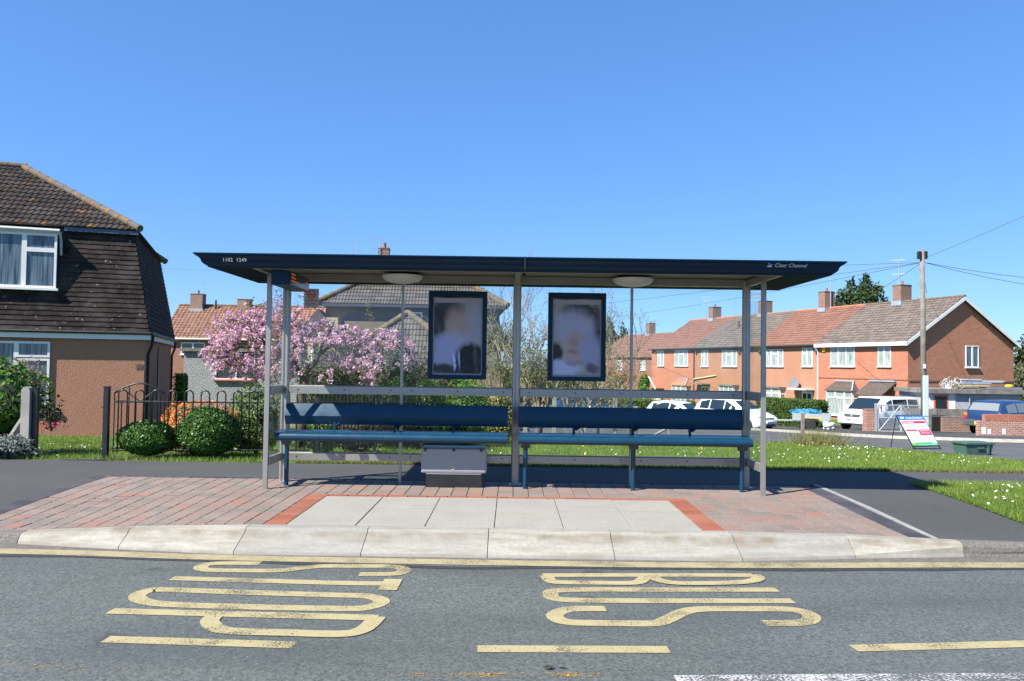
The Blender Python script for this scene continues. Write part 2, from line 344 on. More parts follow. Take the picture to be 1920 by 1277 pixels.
c = n.mix(n.ramp(g2, .3, .75), (.026, .0275, .027), (.088, .09, .087)); c = n.mix(n.math('MULTIPLY', n.ramp(big, .42, .72), .3), c, (.085, .085, .08)); c = n.mix(n.math('MULTIPLY', n.ramp(n.vor(v, 5), .05, .03), .7), c, (.16, .155, .14))
n.set(color=c, rough=.85, spec=.25); n.bump(g2, .5, .004); M['footway'] = n.mat
n = N('side_asphalt'); v = n.co('World'); c = n.mix(n.ramp(n.noise(v, .5, 5), .35, .7), (.066, .068, .068), (.096, .098, .097)); n.set(color=c, rough=.85, spec=.25); n.bump(n.noise(v, 40, 3), .4, .01); M['sideroad'] = n.mat
# one sheet reaching the horizon
gridsheet('ground', [-600, -200, -60, -30, -12, 0, 5, 12, 30, 60, 200, 600], [-300, -60, 6.86, 10.9, 10.95, 11.02, 20, 30, 45, 80, 200, 600, 1600],
          lambda x, y: (-.45 if y < 10.92 else T(x, y) - .01), M['lawn'])
road = gridsheet('road', list(np.linspace(-40, 40, 41)), [-14, -8, 0, 3, 5, 6, 6.5, 6.95], lambda x, y: ROADZ, M['road'])
# footway: level strip behind the shelter plus the aprons either side of the block paving
PX0, PX1, PY0, PY1 = -5.0, 3.72, 6.86, 9.6
VX = 4.92
xs = [-45, -30, -20, -15, -10, -8, -6.5] + list(np.arange(-6, 6.01, .25)) + [VX, PX0, PX1, 7, 8.6, 12, 20, 30, 45]
xs = sorted(set(round(float(x), 3) for x in xs)); ys = sorted(set([6.86, 7.2, 7.5, 7.8, 8.1, 8.4, 8.7, 9.0, 9.3, PY1, 9.78, 10.2, 10.6, 10.98]))
gridsheet('footway', xs, ys, pz, M['footway'], skip=lambda x, y: (y < 9.78 and x > VX) or (PX0 < x < PX1 and PY0 < y < PY1))
verge = gridsheet('grass_verge', [VX, 5.4, 6, 7, 8, 8.6], [6.9, 7.5, 8.2, 9, 9.78], lambda x, y: pz(min(x, 4.9), y) + .03*sstep(VX, VX+.25, x) + .004, M['lawn'])
# ------------------------------------------------------------------ block paving
paving = gridsheet('block_paving', [x for x in xs if PX0 <= x <= PX1], [y for y in ys if PY0 <= y <= PY1], lambda x, y: pz(x, y) - .010,
                   plain('joint_sand', (.06, .05, .04), .95, 0, .4, 30))
PAVC = [(.215, .155, .128), (.19, .15, .126), (.225, .152, .122), (.172, .146, .126), (.225, .165, .142), (.17, .142, .126), (.245, .138, .11), (.21, .155, .13), (.215, .168, .146), (.2, .155, .135)]
M['paver'] = objrand('block_paver', PAVC, .9, 40, .35, var=.2); M['paver_face'] = objrand('block_paver_field', PAVC, .9, 40, .35, attr=True, var=.2)
M['redblock'] = objrand('red_clay_block', [(.24, .072, .040), (.27, .084, .046), (.22, .066, .036), (.27, .092, .052)], .9, 40, .3, var=.15)
M['charcoal'] = objrand('charcoal_block', [(.036, .037, .050), (.044, .043, .056), (.031, .032, .043), (.05, .049, .058)], .9, 40, .3, var=.2)
n = N('concrete_slab'); v = n.co('World'); r = n.new('ShaderNodeObjectInfo').outputs['Random']
c = n.mix(n.ramp(n.noise(v, 45, 5), .3, .7), (.215, .208, .180), (.288, .278, .242)); c = n.mix(n.math('MULTIPLY', n.ramp(n.noise(v, 2.5, 5), .45, .8), .35), c, (.16, .15, .13)); c = n.mix(n.math('MULTIPLY', n.ramp(n.vor(v, 4.2), .045, .025), .8), c, (.09, .088, .08)); c = n.mix(n.math('MULTIPLY', r, .25), c, (.21, .212, .208))
n.set(color=c, rough=.9, spec=.25); n.bump(n.noise(n.co('World', (4, 60, 1)), 2, 3), .25, .004); M['slab'] = n.mat
_blk = {}
def block_mesh(wx, wy, h=.06, b=.004):
    k = (round(wx, 3), round(wy, 3))
    if k not in _blk:
        a, c = wx/2, wy/2
        vv = [(-a, -c, -h), (a, -c, -h), (a, c, -h), (-a, c, -h), (-a, -c, -b), (a, -c, -b), (a, c, -b), (-a, c, -b), (-a+b, -c+b, 0), (a-b, -c+b, 0), (a-b, c-b, 0), (-a+b, c-b, 0)]
        ff = [(4, 5, 9, 8), (5, 6, 10, 9), (6, 7, 11, 10), (7, 4, 8, 11), (8, 9, 10, 11), (0, 1, 5, 4), (1, 2, 6, 5), (2, 3, 7, 6), (3, 0, 4, 7)]
        me = bpy.data.meshes.new('block'); me.from_pydata(vv, [], ff); me.update(); _blk[k] = me
    return _blk[k]
_blkm = {}
def block(name, x, y, wx, wy, mat, lift=0.0):
    key = (round(wx, 3), round(wy, 3), mat.name)
    if key not in _blkm:
        me = block_mesh(wx, wy).copy(); me.materials.append(mat); _blkm[key] = me
    o = bpy.data.objects.new(name, _blkm[key]); C.objects.link(o); o.parent = paving
    gx = (pz(x+.05, y)-pz(x-.05, y))/.1; gy = (pz(x, y+.05)-pz(x, y-.05))/.1
    o.rotation_euler = (math.atan(gy)+random.uniform(-.004, .004), -math.atan(gx)+random.uniform(-.004, .004), 0)
    o.location = (x, y, pz(x, y) + .004 + lift + random.uniform(-.0015, .0015)); return o
SX0, SX1, SY0, SYM, SY1 = -1.93, 1.67, 6.865, 7.76, 8.34
J = .006
for i in range(6):
    x = SX0 + .6*(i+.5)
    block('concrete_slab', x, (SY0+SYM)/2, .6-J, SYM-SY0-J, M['slab']); block('concrete_slab', x, (SYM+SY1)/2, .6-J, SY1-SYM-J, M['slab'])
for i in range(19): block('red_block', SX0-.2+.2105*(i+.5), SY1+.055, .2105-J, .11-J, M['redblock'])
ny = 14; hy = (SY1-SY0)/ny
for i in range(ny):
    for x in (SX0-.1, SX1+.1): block('red_block', x, SY0+hy*(i+.5), .2-J, hy-J, M['redblock'])
BX0, BX1, BY1 = PX0+.21, PX1-.27, PY1-.11
for i in range(int((PX1-PX0-.06)/.105)): block('charcoal_block', PX0+.105*(i+.5), PY1-.055, .105-J, .11-J, M['charcoal'])
nb = 13; hb = (BY1-PY0)/nb
for i in range(nb):
    block('charcoal_block', PX0+.105, PY0+hb*(i+.5), .21-J, hb-J, M['charcoal'])
    block('charcoal_block', BX1+.105, PY0+hb*(i+.5), .21-J, hb-J, M['charcoal'])
MB().prism([(PY0, -.09), (PY0, -.045), (8.2, -.005), (PY1, .012), (PY1, -.09)], PX1-.058, PX1-.002).build('edging_kerb', plain('pale_edging', (.22, .217, .205), .9, 0, .2, 12), paving)
cells = []; LEN = (.165, .21, .25); cw = 0
for f0, f1, yy0 in ((BX0, SX0-.2, PY0), (SX0-.2, SX1+.2, SY1+.11), (SX1+.2, BX1, PY0)):
    k = int(round((f1-f0)/.168)); w_ = (f1-f0)/k
    for i in range(k):
        x = f0 + w_*(i+.5); y = yy0
        while y < BY1-.02:
            L = random.choice(LEN) if y > yy0 else random.choice((.10, .165, .21))
            if BY1 - (y+L) < .07: L = round(BY1-y, 2)
            cells.append((x, y+L/2, L, w_)); y += L
# those that show largest stay single pieces
cells.sort(key=lambda c: -(c[2]/c[1]**2))
for x, y, L, cw in cells[:300]: block('block_paver', x, y, cw-J, round(L, 2)-.020, M['paver'])
VV = []; FF = []; tone = []
for x, y, L, cw in cells[300:]:
    me = block_mesh(cw-J, L-.020); b = len(VV); z = pz(x, y)+.004+random.uniform(-.0015, .0015); t = random.random()
    VV += [(v.co.x+x, v.co.y+y, v.co.z+z) for v in me.vertices]
    for p in me.polygons: FF.append([b+k for k in p.vertices]); tone.append(t)
tag(npmesh('block_pavers', VV, FF, M['paver_face'], paving, tone), kind='stuff')
# ------------------------------------------------------------------ kerb
kerb = tag(MB().box(-42, 42, 6.76, 6.855, -.5, -.10).build('kerb', M['concrete_dark']), kind='structure')
n = N('boarding_kerb'); v = n.co('World'); x, y, z = n.xyz(v); r = n.new('ShaderNodeObjectInfo').outputs['Random']
c = n.mix(n.ramp(n.noise(v, 30, 5), .3, .7), (.255, .243, .208), (.325, .312, .27)); c = n.mix(n.math('MULTIPLY', n.ramp(n.noise(n.co('World', (1.2, 6, 9)), 2.2, 5), .44, .70), .7), c, (.17, .14, .098))
c = n.mix(n.math('MULTIPLY', n.ramp(n.noise(n.co('World', (.4, 1, 12)), 2.0, 3), .55, .75), .3), c, (.18, .18, .18)); c = n.mix(n.math('MULTIPLY', r, .45), c, (.175, .175, .165))
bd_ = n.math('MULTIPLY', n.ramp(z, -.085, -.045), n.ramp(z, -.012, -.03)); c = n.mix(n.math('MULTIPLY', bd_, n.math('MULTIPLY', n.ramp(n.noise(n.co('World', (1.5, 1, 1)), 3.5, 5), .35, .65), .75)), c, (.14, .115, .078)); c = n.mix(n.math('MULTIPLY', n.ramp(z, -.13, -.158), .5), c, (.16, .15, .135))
n.set(color=c, rough=.8, spec=.3); n.bump(n.noise(v, 50, 4), .3, .004); M['kerb'] = n.mat
M['kerb_grey'] = plain('grey_granite_kerb', (.115, .107, .096), .9, 0, .35, 45, .5, 60)
def kerb_stone(x0, x1, a, b, mat):     # a, b: (front foot y, top front y, top z) at either end
    g = .003; rows = []
    for x, (fb, tf, zt) in ((x0+g, a), (x1-g, b)):
        rows.append([(x, fb, -.30), (x, fb, ROADZ+.004), (x, fb+.012, ROADZ+.03), (x, tf-.035, zt-.032), (x, tf-.018, zt-.010), (x, tf+.01, zt), (x, 6.855, zt+.001), (x, 6.855, -.30)])
    m = MB(); k = len(rows[0]); m.add(rows[0]+rows[1], [tuple(range(k-1, -1, -1)), tuple(range(k, 2*k))] + [(i, (i+1) % k, k+(i+1) % k, k+i) for i in range(k)])
    return m.build('kerb_stone', mat, kerb)
FULL = (6.43, 6.74, .0)
ks = [(-2.23, FULL), (-1.2, FULL), (-.176, FULL), (.856, FULL), (1.89, FULL), (2.87, (6.58, 6.75, -.012)), (3.84, (6.70, 6.76, -.045))]
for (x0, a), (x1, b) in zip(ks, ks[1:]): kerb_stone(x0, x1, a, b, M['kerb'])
L1 = (6.55, 6.74, -.028); L2 = (6.69, 6.75, -.075)
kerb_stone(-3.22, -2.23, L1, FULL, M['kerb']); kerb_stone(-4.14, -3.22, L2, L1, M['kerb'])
LOW = (6.715, 6.755, -.082); x = -4.14
for i in range(16): kerb_stone(x-.915, x, LOW, L2 if i == 0 else LOW, M['kerb_grey']); x -= .915
x = 3.84; R1 = (6.70, 6.76, -.045); RL = (6.715, 6.755, -.062)
for i in range(10): kerb_stone(x, x+.915, R1 if i == 0 else RL, RL, M['kerb_grey']); x += .915
# ------------------------------------------------------------------ painted markings
def paintmat(name, col, lo_, hi_):
    n = N(name); v = n.co('World'); f = n.math('ADD', n.math('MULTIPLY', n.noise(v, 70, 4, .7), .65), n.math('MULTIPLY', n.noise(v, 4.5, 4), .45))
    a = n.ramp(f, lo_, hi_); d = n.ramp(n.noise(v, 12, 4), .4, .8)
    n.set(color=n.mix(n.math('MULTIPLY', d, .35), col, lo(col, .62)), rough=.8, spec=.3, alpha=a); n.bump(n.noise(v, 110, 3), .5, .006); return n.mat
M['paint'] = paintmat('yellow_road_paint', (.315, .272, .150), .425, .53)
M['paint_worn'] = paintmat('worn_orange_paint', (.33, .2, .04), .60, .66)
M['paint_line'] = paintmat('kerbside_line_paint', (.29, .25, .145), .38, .55)
M['paint_white'] = paintmat('worn_white_paint', (.4, .4, .4), .52, .58)
M['gutter'] = plain('gutter_grit', (.10, .09, .082), .95, 0, .3, 20, .5, 60)
def ribbon(name, pts, wd, z, mat, closed=False, parent=road, smooth=True):
    pts = [Vector((p[0], p[1])) for p in pts]
    if smooth and len(pts) > 3:        # round the corners
        out = []; k = len(pts); idx = range(k if closed else k-1)
        for i in idx:
            p0 = pts[(i-1) % k] if (closed or i > 0) else pts[i]; p1 = pts[i]; p2 = pts[(i+1) % k]; p3 = pts[(i+2) % k] if (closed or i+2 < k) else p2
            for q in range(5):
                t = q/5; out.append(.5*((2*p1) + (p2-p0)*t + (2*p0-5*p1+4*p2-p3)*t*t + (3*p1-p0-3*p2+p3)*t**3))
        if not closed: out.append(pts[-1])
        pts = out
    k = len(pts); L = []; R = []
    for i, p in enumerate(pts):
        t = (pts[(i+1) % k]-pts[i-1]) if closed else (pts[min(i+1, k-1)]-pts[max(i-1, 0)])
        t.normalize(); nn = Vector((-t.y, t.x))*wd/2; L.append((*(p+nn), z)); R.append((*(p-nn), z))
    ff = [(i, (i+1) % k, k+(i+1) % k, k+i) for i in range(k if closed else k-1)]
    me = bpy.data.meshes.new(name); me.from_pydata(L+R, [], ff); me.update(); return link(name, me, mat, parent)
g2 = lambda pts: [G(x, y, ROADZ)[:2] for x, y in pts]
Z1 = ROADZ+.004
S_ = [(488, 1057), (405, 1057), (378, 1062.5), (386, 1069), (450, 1070.5), (520, 1070.5), (560, 1066.5), (600, 1062.5), (640, 1062.3), (730, 1062.7), (757, 1068), (752, 1074), (730, 1077), (673, 1077.5)]
ribbon('painted_letter', g2(S_), .105, Z1, M['paint'])
ribbon('painted_letter', g2([(322, 1085), (480, 1089.5), (640, 1094), (722, 1095)]), .105, Z1, M['paint'])
ribbon('painted_letter', g2([(738, 1087), (726, 1108)]), .13, Z1+.002, M['paint'])
ribbon('painted_letter', g2([(312, 1106.5), (470, 1112), (640, 1117), (690, 1119), (716, 1128), (692, 1139), (640, 1142), (430, 1138), (308, 1133.5), (266, 1127), (258, 1117), (280, 1108)]), .11, Z1, M['paint'], True)
ribbon('painted_letter', g2([(206, 1146.5), (420, 1152), (640, 1157.5), (708, 1159)]), .11, Z1, M['paint'])
ribbon('painted_letter', g2([(402, 1156), (393, 1167), (408, 1180), (443, 1185), (540, 1188), (640, 1190), (680, 1182), (702, 1164), (706, 1158)]), .11, Z1+.002, M['paint'])
ribbon('painted_letter', g2([(1018, 1079.5), (1150, 1079), (1290, 1079), (1412, 1079.5)]), .10, Z1, M['paint'])
ribbon('painted_letter', g2([(1025, 1080), (1031, 1089), (1048, 1093), (1120, 1094), (1188, 1094), (1206, 1087), (1214, 1080)]), .10, Z1+.002, M['paint'])
ribbon('painted_letter', g2([(1222, 1080), (1238, 1090), (1280, 1095), (1370, 1094), (1408, 1091), (1422, 1085), (1414, 1079)]), .10, Z1+.0035, M['paint'])
ribbon('painted_letter', g2([(1457, 1106.5), (1280, 1106.7), (1060, 1107), (1033, 1116), (1052, 1125), (1150, 1127), (1280, 1127.5), (1487, 1127.5)]), .105, Z1, M['paint'])
ribbon('painted_letter', g2([(1135, 1142), (1070, 1143), (1042, 1152), (1046, 1162), (1073, 1168), (1150, 1169.5), (1226, 1169.5), (1252, 1162), (1280, 1149), (1313, 1143), (1400, 1142.5), (1480, 1143.5), (1516, 1152), (1521, 1162), (1500, 1168.5), (1433, 1169.5)]), .11, Z1, M['paint'])
ribbon('painted_dash', g2([(198, 1199.5), (552, 1210.5)]), .105, Z1, M['paint'])
ribbon('painted_dash', g2([(895, 1217.5), (1254, 1219)]), .105, Z1, M['paint'])
ribbon('painted_dash', g2([(1600, 1216.5), (2050, 1205)]), .105, Z1, M['paint'])
ribbon('worn_line', g2([(-100, 1244), (360, 1263)]), .05, Z1, M['paint_worn']); ribbon('worn_line', g2([(740, 1268), (1190, 1266)]), .06, Z1, M['paint_worn'])
ribbon('painted_centre_line', g2([(1268, 1276.5), (2080, 1270)]), .12, Z1, M['paint_white'])
ln = [(x, yf) for x, yf in ((-14, 6.46), (-9, 6.47), (-5, 6.455), (-3.6, 6.42), (-2.4, 6.335), (-1.2, 6.30), (0, 6.285), (1.2, 6.29), (2.4, 6.34), (3.6, 6.42), (5, 6.455), (9, 6.47), (14, 6.47))]
ribbon('kerbside_line', ln, .165, Z1, M['paint_line'])
ribbon('gutter_strip', [(x, y+.22) for x, y in ln], .27, ROADZ+.0015, M['gutter'])
ribbon('tar_band', [(x, y-.115+.02*math.sin(x*1.7)+.012*math.sin(x*5.1)-.035*math.exp(-((x+.3)/.9)**2)) for x, y in [(-14+28*k/90, np.interp(-14+28*k/90, [q[0] for q in ln], [q[1] for q in ln])) for k in range(91)]], .075, ROADZ+.0028, plain('tar_band', (.022, .024, .026), .7, 0, .3, 20, .5, 60))
# a scuff of broken surface in the carriageway
c0 = G(1038, 1254, ROADZ); m = MB()
for k in range(7):
    a = random.uniform(0, 6.28); q = Vector((c0.x+random.uniform(-.05, .05), c0.y+random.uniform(-.015, .015), ROADZ+.004+k*.001))
    d = Vector((math.cos(a)*.03, math.sin(a)*.012, .004)); e = Vector((-math.sin(a)*.012, math.cos(a)*.008, .006)); m.quad(q-d, q-e, q+d, q+e)
tag(m.build('dead_leaf', plain('rotten_leaf', (.02, .015, .012), .8)), 'small dark crumpled dead leaf lying on the grey carriageway', 'leaf')
# ------------------------------------------------------------------ side street beyond the verge
near = [(8.7, 9.9), (8.9, 13), (9.1, 17), (9.1, 20), (8.4, 21.6), (7, 22.3), (3.5, 22.4), (1, 22.8), (-2, 24), (-4, 32), (-6, 44), (-12, 70)]
far_ = [(2, 75), (9.5, 52), (11.6, 44), (12.4, 36), (12.6, 31), (13.2, 27.5), (15.5, 25), (20, 23.4), (34, 21), (34, 9.9)]
draped('side_street', near + far_, M['sideroad'], .012)
back = [(34, 21), (34, 60), (22, 52), (16, 75), (2, 75)]
draped('side_footway', [(2, 75), (9.5, 52), (11.6, 44), (12.4, 36), (12.6, 31), (13.2, 27.5), (15.5, 25), (20, 23.4), (34, 21), (36, 32), (27, 37), (26, 45), (23.5, 48.9), (17.5, 46.5), (14, 60), (8, 75)], M['footway'], .10)
kp = [(9.5, 52), (11.6, 44), (12.4, 36), (12.6, 31), (13.2, 27.5), (15.5, 25), (20, 23.4), (34, 21)]
m = MB()
for (xa, ya), (xb, yb) in zip(kp, kp[1:]):
    d = Vector((xb-xa, yb-ya)).normalized(); q = Vector((d.y, -d.x))*.13 if True else 0
    A = [(xa, ya), (xb, yb), (xb-q.x, yb-q.y), (xa-q.x, ya-q.y)]
    vv = [(x, y, T(x, y)-.1) for x, y in A] + [(x, y, T(x, y)+.115) for x, y in A]
    m.add(vv, [(3, 2, 1, 0), (4, 5, 6, 7), (0, 1, 5, 4), (1, 2, 6, 5), (2, 3, 7, 6), (3, 0, 4, 7)])
tag(m.build('side_kerb', plain('pale_kerb', (.38, .35, .31), .9, 0, .2, 6)), kind='structure')
draped('garden_path', [(-6.35, 10.99), (-5.75, 10.99), (-4.9, 12.2), (-4.6, 14), (-5.2, 14), (-5.7, 12.4)], M['footway'], .006)
# ------------------------------------------------------------------ grass blades and daisies
def blades(name, pts, h, wd, mat):     # pts (n,3) roots
    k = len(pts); a = RNG.uniform(0, 2*np.pi, k); hh = h*RNG.uniform(.45, 1.2, k); lean = RNG.normal(0, .45, (k, 2))*hh[:, None]
    d = np.stack([np.cos(a), np.sin(a)], 1)*(wd*RNG.uniform(.6, 1.2, k))[:, None]
    V = np.zeros((k, 3, 3)); V[:, 0, :2] = pts[:, :2]-d; V[:, 1, :2] = pts[:, :2]+d; V[:, 0, 2] = V[:, 1, 2] = pts[:, 2]-.01
    V[:, 2, :2] = pts[:, :2]+lean; V[:, 2, 2] = pts[:, 2]+hh
    return tag(npmesh(name, V.reshape(-1, 3), np.arange(k*3).reshape(-1, 3), mat), kind='stuff')
def scatter(k, x0, x1, y0, y1, test=None, zf=T):
    # denser nearer the viewer so that blades stay fine in the picture
    y = 1/RNG.uniform(1/y1, 1/y0, k); x = RNG.uniform(x0, x1, k)
    pt = np.stack([x, y], 1)
    if test is not None: pt = pt[np.array([test(a, b) for a, b in pt])]
    return np.array([(a, b, zf(a, b)) for a, b in pt])
M['blade'] = leafmat('grass_blades', (.092, .175, .022), (.23, .305, .058), .35, .6, 1.3)
M['blade_dry'] = leafmat('long_dry_grass', (.12, .14, .04), (.26, .23, .10), .3, .7, 2)
def onlawn(x, y):                      # open grass between footway, railings and side street
    if y < 11.0: return False
    if y < 18.6 and x < -2.85+.34*(y-11.8)+.1: return False
    lim = 9.05 if y < 20.3 else 9.05-.55*(y-20.3)
    return x < lim and y < 22.4 and x > -3.2
lawn_pts = scatter(150000, -3.2, 9.1, 11.0, 22.4, onlawn)
blades('lawn_grass', lawn_pts, .055, .0045, M['blade'])
gard = lambda x, y: not (x > -2.95+.34*(y-11.8)) and y > 11.05
blades('garden_grass', scatter(60000, -13, -1.5, 11.05, 19.5, gard), .06, .005, M['blade'])
vz = lambda x, y: pz(4.9, y)+.03
blades('verge_grass', scatter(45000, VX-.02, 7.0, 6.9, 9.8, None, vz), .05, .0035, M['blade'])
tuft = np.array([(x, y, T(x, y)) for x, y in zip(RNG.normal(8.0, .28, 1500), RNG.normal(20.6, .55, 1500)) if x < 9.3])
blades('rough_grass', tuft, .38, .008, M['blade_dry'])
edge = np.array([(x, 11.0+abs(RNG.normal(0, .05)), 0) for x in RNG.uniform(-3, 9, 14000)])
blades('edge_grass', edge, .05, .004, M['blade_dry'])
def flowers(name, pts, r, mat, lift=.05):
    k = len(pts); V = []; F = []
    for i, p in enumerate(pts):
        b = len(V); tx, ty = RNG.normal(0, .5, 2); h = lift*RNG.uniform(.6, 1.3); rr = r*RNG.uniform(.7, 1.25)
        for q in range(6):
            a = q*math.pi/3; dx, dy = math.cos(a)*rr, math.sin(a)*rr; V.append((p[0]+dx, p[1]+dy, p[2]+h+dx*tx+dy*ty))
        F.append([b+q for q in range(6)])
    return tag(npmesh(name, V, F, mat), kind='stuff')
M['petal_white'] = plain('daisy_white', (.6, .6, .58), .7, 0, .04, 9); M['petal_yellow'] = plain('dandelion_yellow', (.75, .45, .02), .7, 0, .1, 9)
def patch(k, cx, cy, sx, sy, test=onlawn, zf=T):
    q = np.stack([RNG.normal(cx, sx, k), RNG.normal(cy, sy, k)], 1); return [(a, b, zf(a, b)) for a, b in q if test(a, b)]
D = patch(70, 8.3, 18.6, .5, .35) + patch(40, 7.6, 17.6, .35, .3) + patch(60, 7.6, 15.6, 1.6, .8) + patch(60, 6.9, 13.2, 1.6, .8) + patch(50, 2.6, 13.5, 1.6, .9) + patch(40, 5.2, 14.5, 1.3, 1) + patch(25, 1.0, 12.4, 1, .6) + patch(60, 4.5, 17, 3, 2.5) + patch(25, -1.8, 11.8, .6, .4)
flowers('daisies', D, .0125, M['petal_white'])
flowers('verge_daisies', patch(130, 5.7, 8.6, .5, .75, lambda x, y: x > VX+.03 and 6.95 < y < 9.7, vz), .013, M['petal_white'], .04)
flowers('garden_daisies', patch(130, -7.3, 13.2, 1.0, 1.0, gard), .014, M['petal_white'])
flowers('dandelions', patch(14, .8, 12.0, .5, .4) + patch(16, 1.0, 18, 1.5, 1.5) + patch(8, 7.7, 19.4, .25, .4), .018, M['petal_yellow'], .07)
# ================================================================== BUS SHELTER
def text_mesh(name, body, size, mat, parent, mw, shear=0, align='LEFT', bold=0.0, spacing=1.0):
    cu = bpy.data.curves.new('t', 'FONT'); cu.body = body; cu.size = size; cu.shear = shear; cu.align_x = align; cu.extrude = .0006; cu.offset = bold; cu.space_character = spacing; cu.resolution_u = 3
    ob = bpy.data.objects.new('t', cu); C.objects.link(ob); dg = bpy.context.evaluated_depsgraph_get()
    me = bpy.data.meshes.new_from_object(ob.evaluated_get(dg)); bpy.data.objects.remove(ob); bpy.data.curves.remove(cu)
    me.materials.clear(); me.transform(mw); return link(name, me, mat, parent)
FACE = Matrix.Rotation(math.pi/2, 4, 'X')          # text that faces the road (-y)
sh = thing('bus_shelter', 'long navy roofed bus shelter with glass panels and steel posts behind the boarding kerb', 'bus shelter', (0.05, 9.0, 0))
ox, oy = 0.05, 9.0
YR, YF = 9.3-oy, 8.75-oy                           # rear and front post lines
XL, XM, XR = -2.71, .007, 2.71; XFL, XFR = -2.75, 2.74
ZC, ZT = 2.365, 2.50
def roundpost(x, y, z0, z1):
    m = MB(); pts = []
    for s_, cx in ((-1, x-.022), (1, x+.022)):
        for k in range(9):
            a = math.pi/2 + s_*0 + (math.pi*k/8 if s_ < 0 else math.pi + math.pi*k/8)
            pts.append((cx+.026*math.cos(a), y+.034*math.sin(a)))
    # pinch between the two halves
    q = pts[:9] + [(x, y-.024)] + pts[9:] + [(x, y+.024)]
    return m.prism(q, z0, z1, 'z')
for x in (XL, XM, XR):
    o = roundpost(x, YR, -.02, ZC+.06).build('rear_post', M['alu'], sh, 'auto')
    MB().box(x-.07, x+.07, YR-.065, YR+.065, -.01, .012).build('base_plate', M['alu'], o)
for x in (XFL, XFR): MB().box(x-.027, x+.027, YF-.016, YF+.016, -.02, ZC+.03).build('front_post', M['alu'], sh, bevel=.004)
XA, XB = (XL+XM)/2+.01, (XM+XR)/2
for x in (XA, XB): MB().box(x-.015, x+.015, YR-.02, YR+.02, -.02, ZC).build('mullion', M['alu'], sh, bevel=.003)
ZM, ZL = 1.085, .305
screw = MB().lathe([(.008, 0), (.008, .006), (.004, .008)], 8, Matrix.Rotation(math.pi/2, 4, 'X'))
def rail(x0, x1, z, hgt, y=YR):
    prof = [(y-.022, z-hgt/2), (y-.022, z+hgt/2-.012), (y-.010, z+hgt/2), (y+.022, z+hgt/2), (y+.022, z-hgt/2)]
    o = MB().prism(prof, x0, x1).build('rail', M['alu'], sh)
    for k in (.08, .5, .92):
        b = MB(); b.add([Vector(v)+Vector((x0+(x1-x0)*k, y-.0225, z)) for v in screw.v], screw.f); b.build('screw', M['black'], o)
for x0, x1 in ((XL+.048, XA-.0155), (XA+.0155, XM-.048), (XM+.048, XB-.0155), (XB+.0155, XR-.048)):
    rail(x0, x1, ZM, .10); rail(x0, x1, ZL, .092)
    MB().box(x0+.004, x1-.004, YR-.004, YR+.004, ZM+.051, ZC-.004).build('glass_pane', M['glass'], sh)
    MB().box(x0+.004, x1-.004, YR-.004, YR+.004, ZL+.047, ZM-.051).build('glass_pane', M['glass'], sh)
for xr, xf in ((XL, XFL), (XR, XFR)):
    xm = (xr+xf)/2
    for z, h in ((ZM, .10), (ZL, .092)): MB().box(xm-.02, xm+.02, YF+.017, YR-.036, z-h/2, z+h/2).build('side_rail', M['alu'], sh, bevel=.005)
    MB().box(xm-.004, xm+.004, YF+.018, YR-.038, ZM+.051, ZC-.004).build('glass_pane', M['glass'], sh)
    MB().box(xm-.004, xm+.004, YF+.018, YR-.038, ZL+.047, ZM-.051).build('glass_pane', M['glass'], sh)
# roof: ogee fascia swept round the four sides
RX0, RX1, RY0, RY1 = -3.29, 3.33, 7.95-oy, 9.80-oy
prof = [(0, ZT), (0, ZT-.010), (.006, ZT-.016), (.012, ZT-.017), (.012, ZT-.024)]
for k in range(13):
    t = k/12; zz = ZT-.024 - t*.098; xx = .014 + .092*(t + .115*math.sin(2*math.pi*t)); prof.append((xx, zz))
prof += [(.110, ZT-.124), (.112, ZC+.004), (.118, ZC)]
vv = []; ff = []; k = len(prof)
for d, z in prof: vv += [(RX0+d, RY0+d, z), (RX1-d, RY0+d, z), (RX1-d, RY1-d, z), (RX0+d, RY1-d, z)]
for i in range(k-1):
    for q in range(4): ff.append((i*4+q, i*4+(q+1) % 4, (i+1)*4+(q+1) % 4, (i+1)*4+q))
fas = MB().add(vv, ff).build('fascia', M['navy'], sh, 'auto')
MB().box(RX0+.004, RX1-.004, RY0+.004, RY1-.004, ZT-.012, ZT-.002).build('roof_deck', M['navy'], sh)
MB().box(-.006+.07, .006+.07, RY0-.001, RY0+.10, ZT-.13, ZT+.0015).build('fascia_joint', M['black'], fas)
# soffit ring in navy, light frame beams, pale ceiling
IX0, IX1, IY0, IY1 = XL-.03, XR+.03, RY0+.165, YR+.06
d = .118
MB().box(RX0+d, IX0-.002, RY0+d, RY1-d, ZC, ZC+.02).build('soffit', M['soffit'], sh); MB().box(IX1+.002, RX1-d, RY0+d, RY1-d, ZC, ZC+.02).build('soffit', M['soffit'], sh)
MB().box(IX0-.001, IX1+.001, RY0+d, IY0-.002, ZC, ZC+.02).build('soffit', M['soffit'], sh); MB().box(IX0-.001, IX1+.001, IY1+.002, RY1-d, ZC, ZC+.02).build('soffit', M['soffit'], sh)
MB().box(IX0, IX1, YR-.025, YR+.06, ZC-.003, ZC+.082).build('roof_beam', M['alu_grey'], sh); MB().box(IX0, IX1, IY0, IY0+.05, ZC-.003, ZC+.06).build('roof_beam', M['alu_grey'], sh)
for x in (IX0, IX1-.05): MB().box(x, x+.05, IY0+.051, YR-.026, ZC-.003, ZC+.07).build('roof_beam', M['alu_grey'], sh)
MB().box(XM-.03, XM+.03, IY0+.051, YR-.026, ZC-.005, ZC+.07).build('roof_beam', M['alu_grey'], sh)
MB().box(IX0+.001, IX1-.001, IY0+.001, IY1-.001, ZC+.09, ZC+.1).build('ceiling_panel', M['alu_grey'], sh)
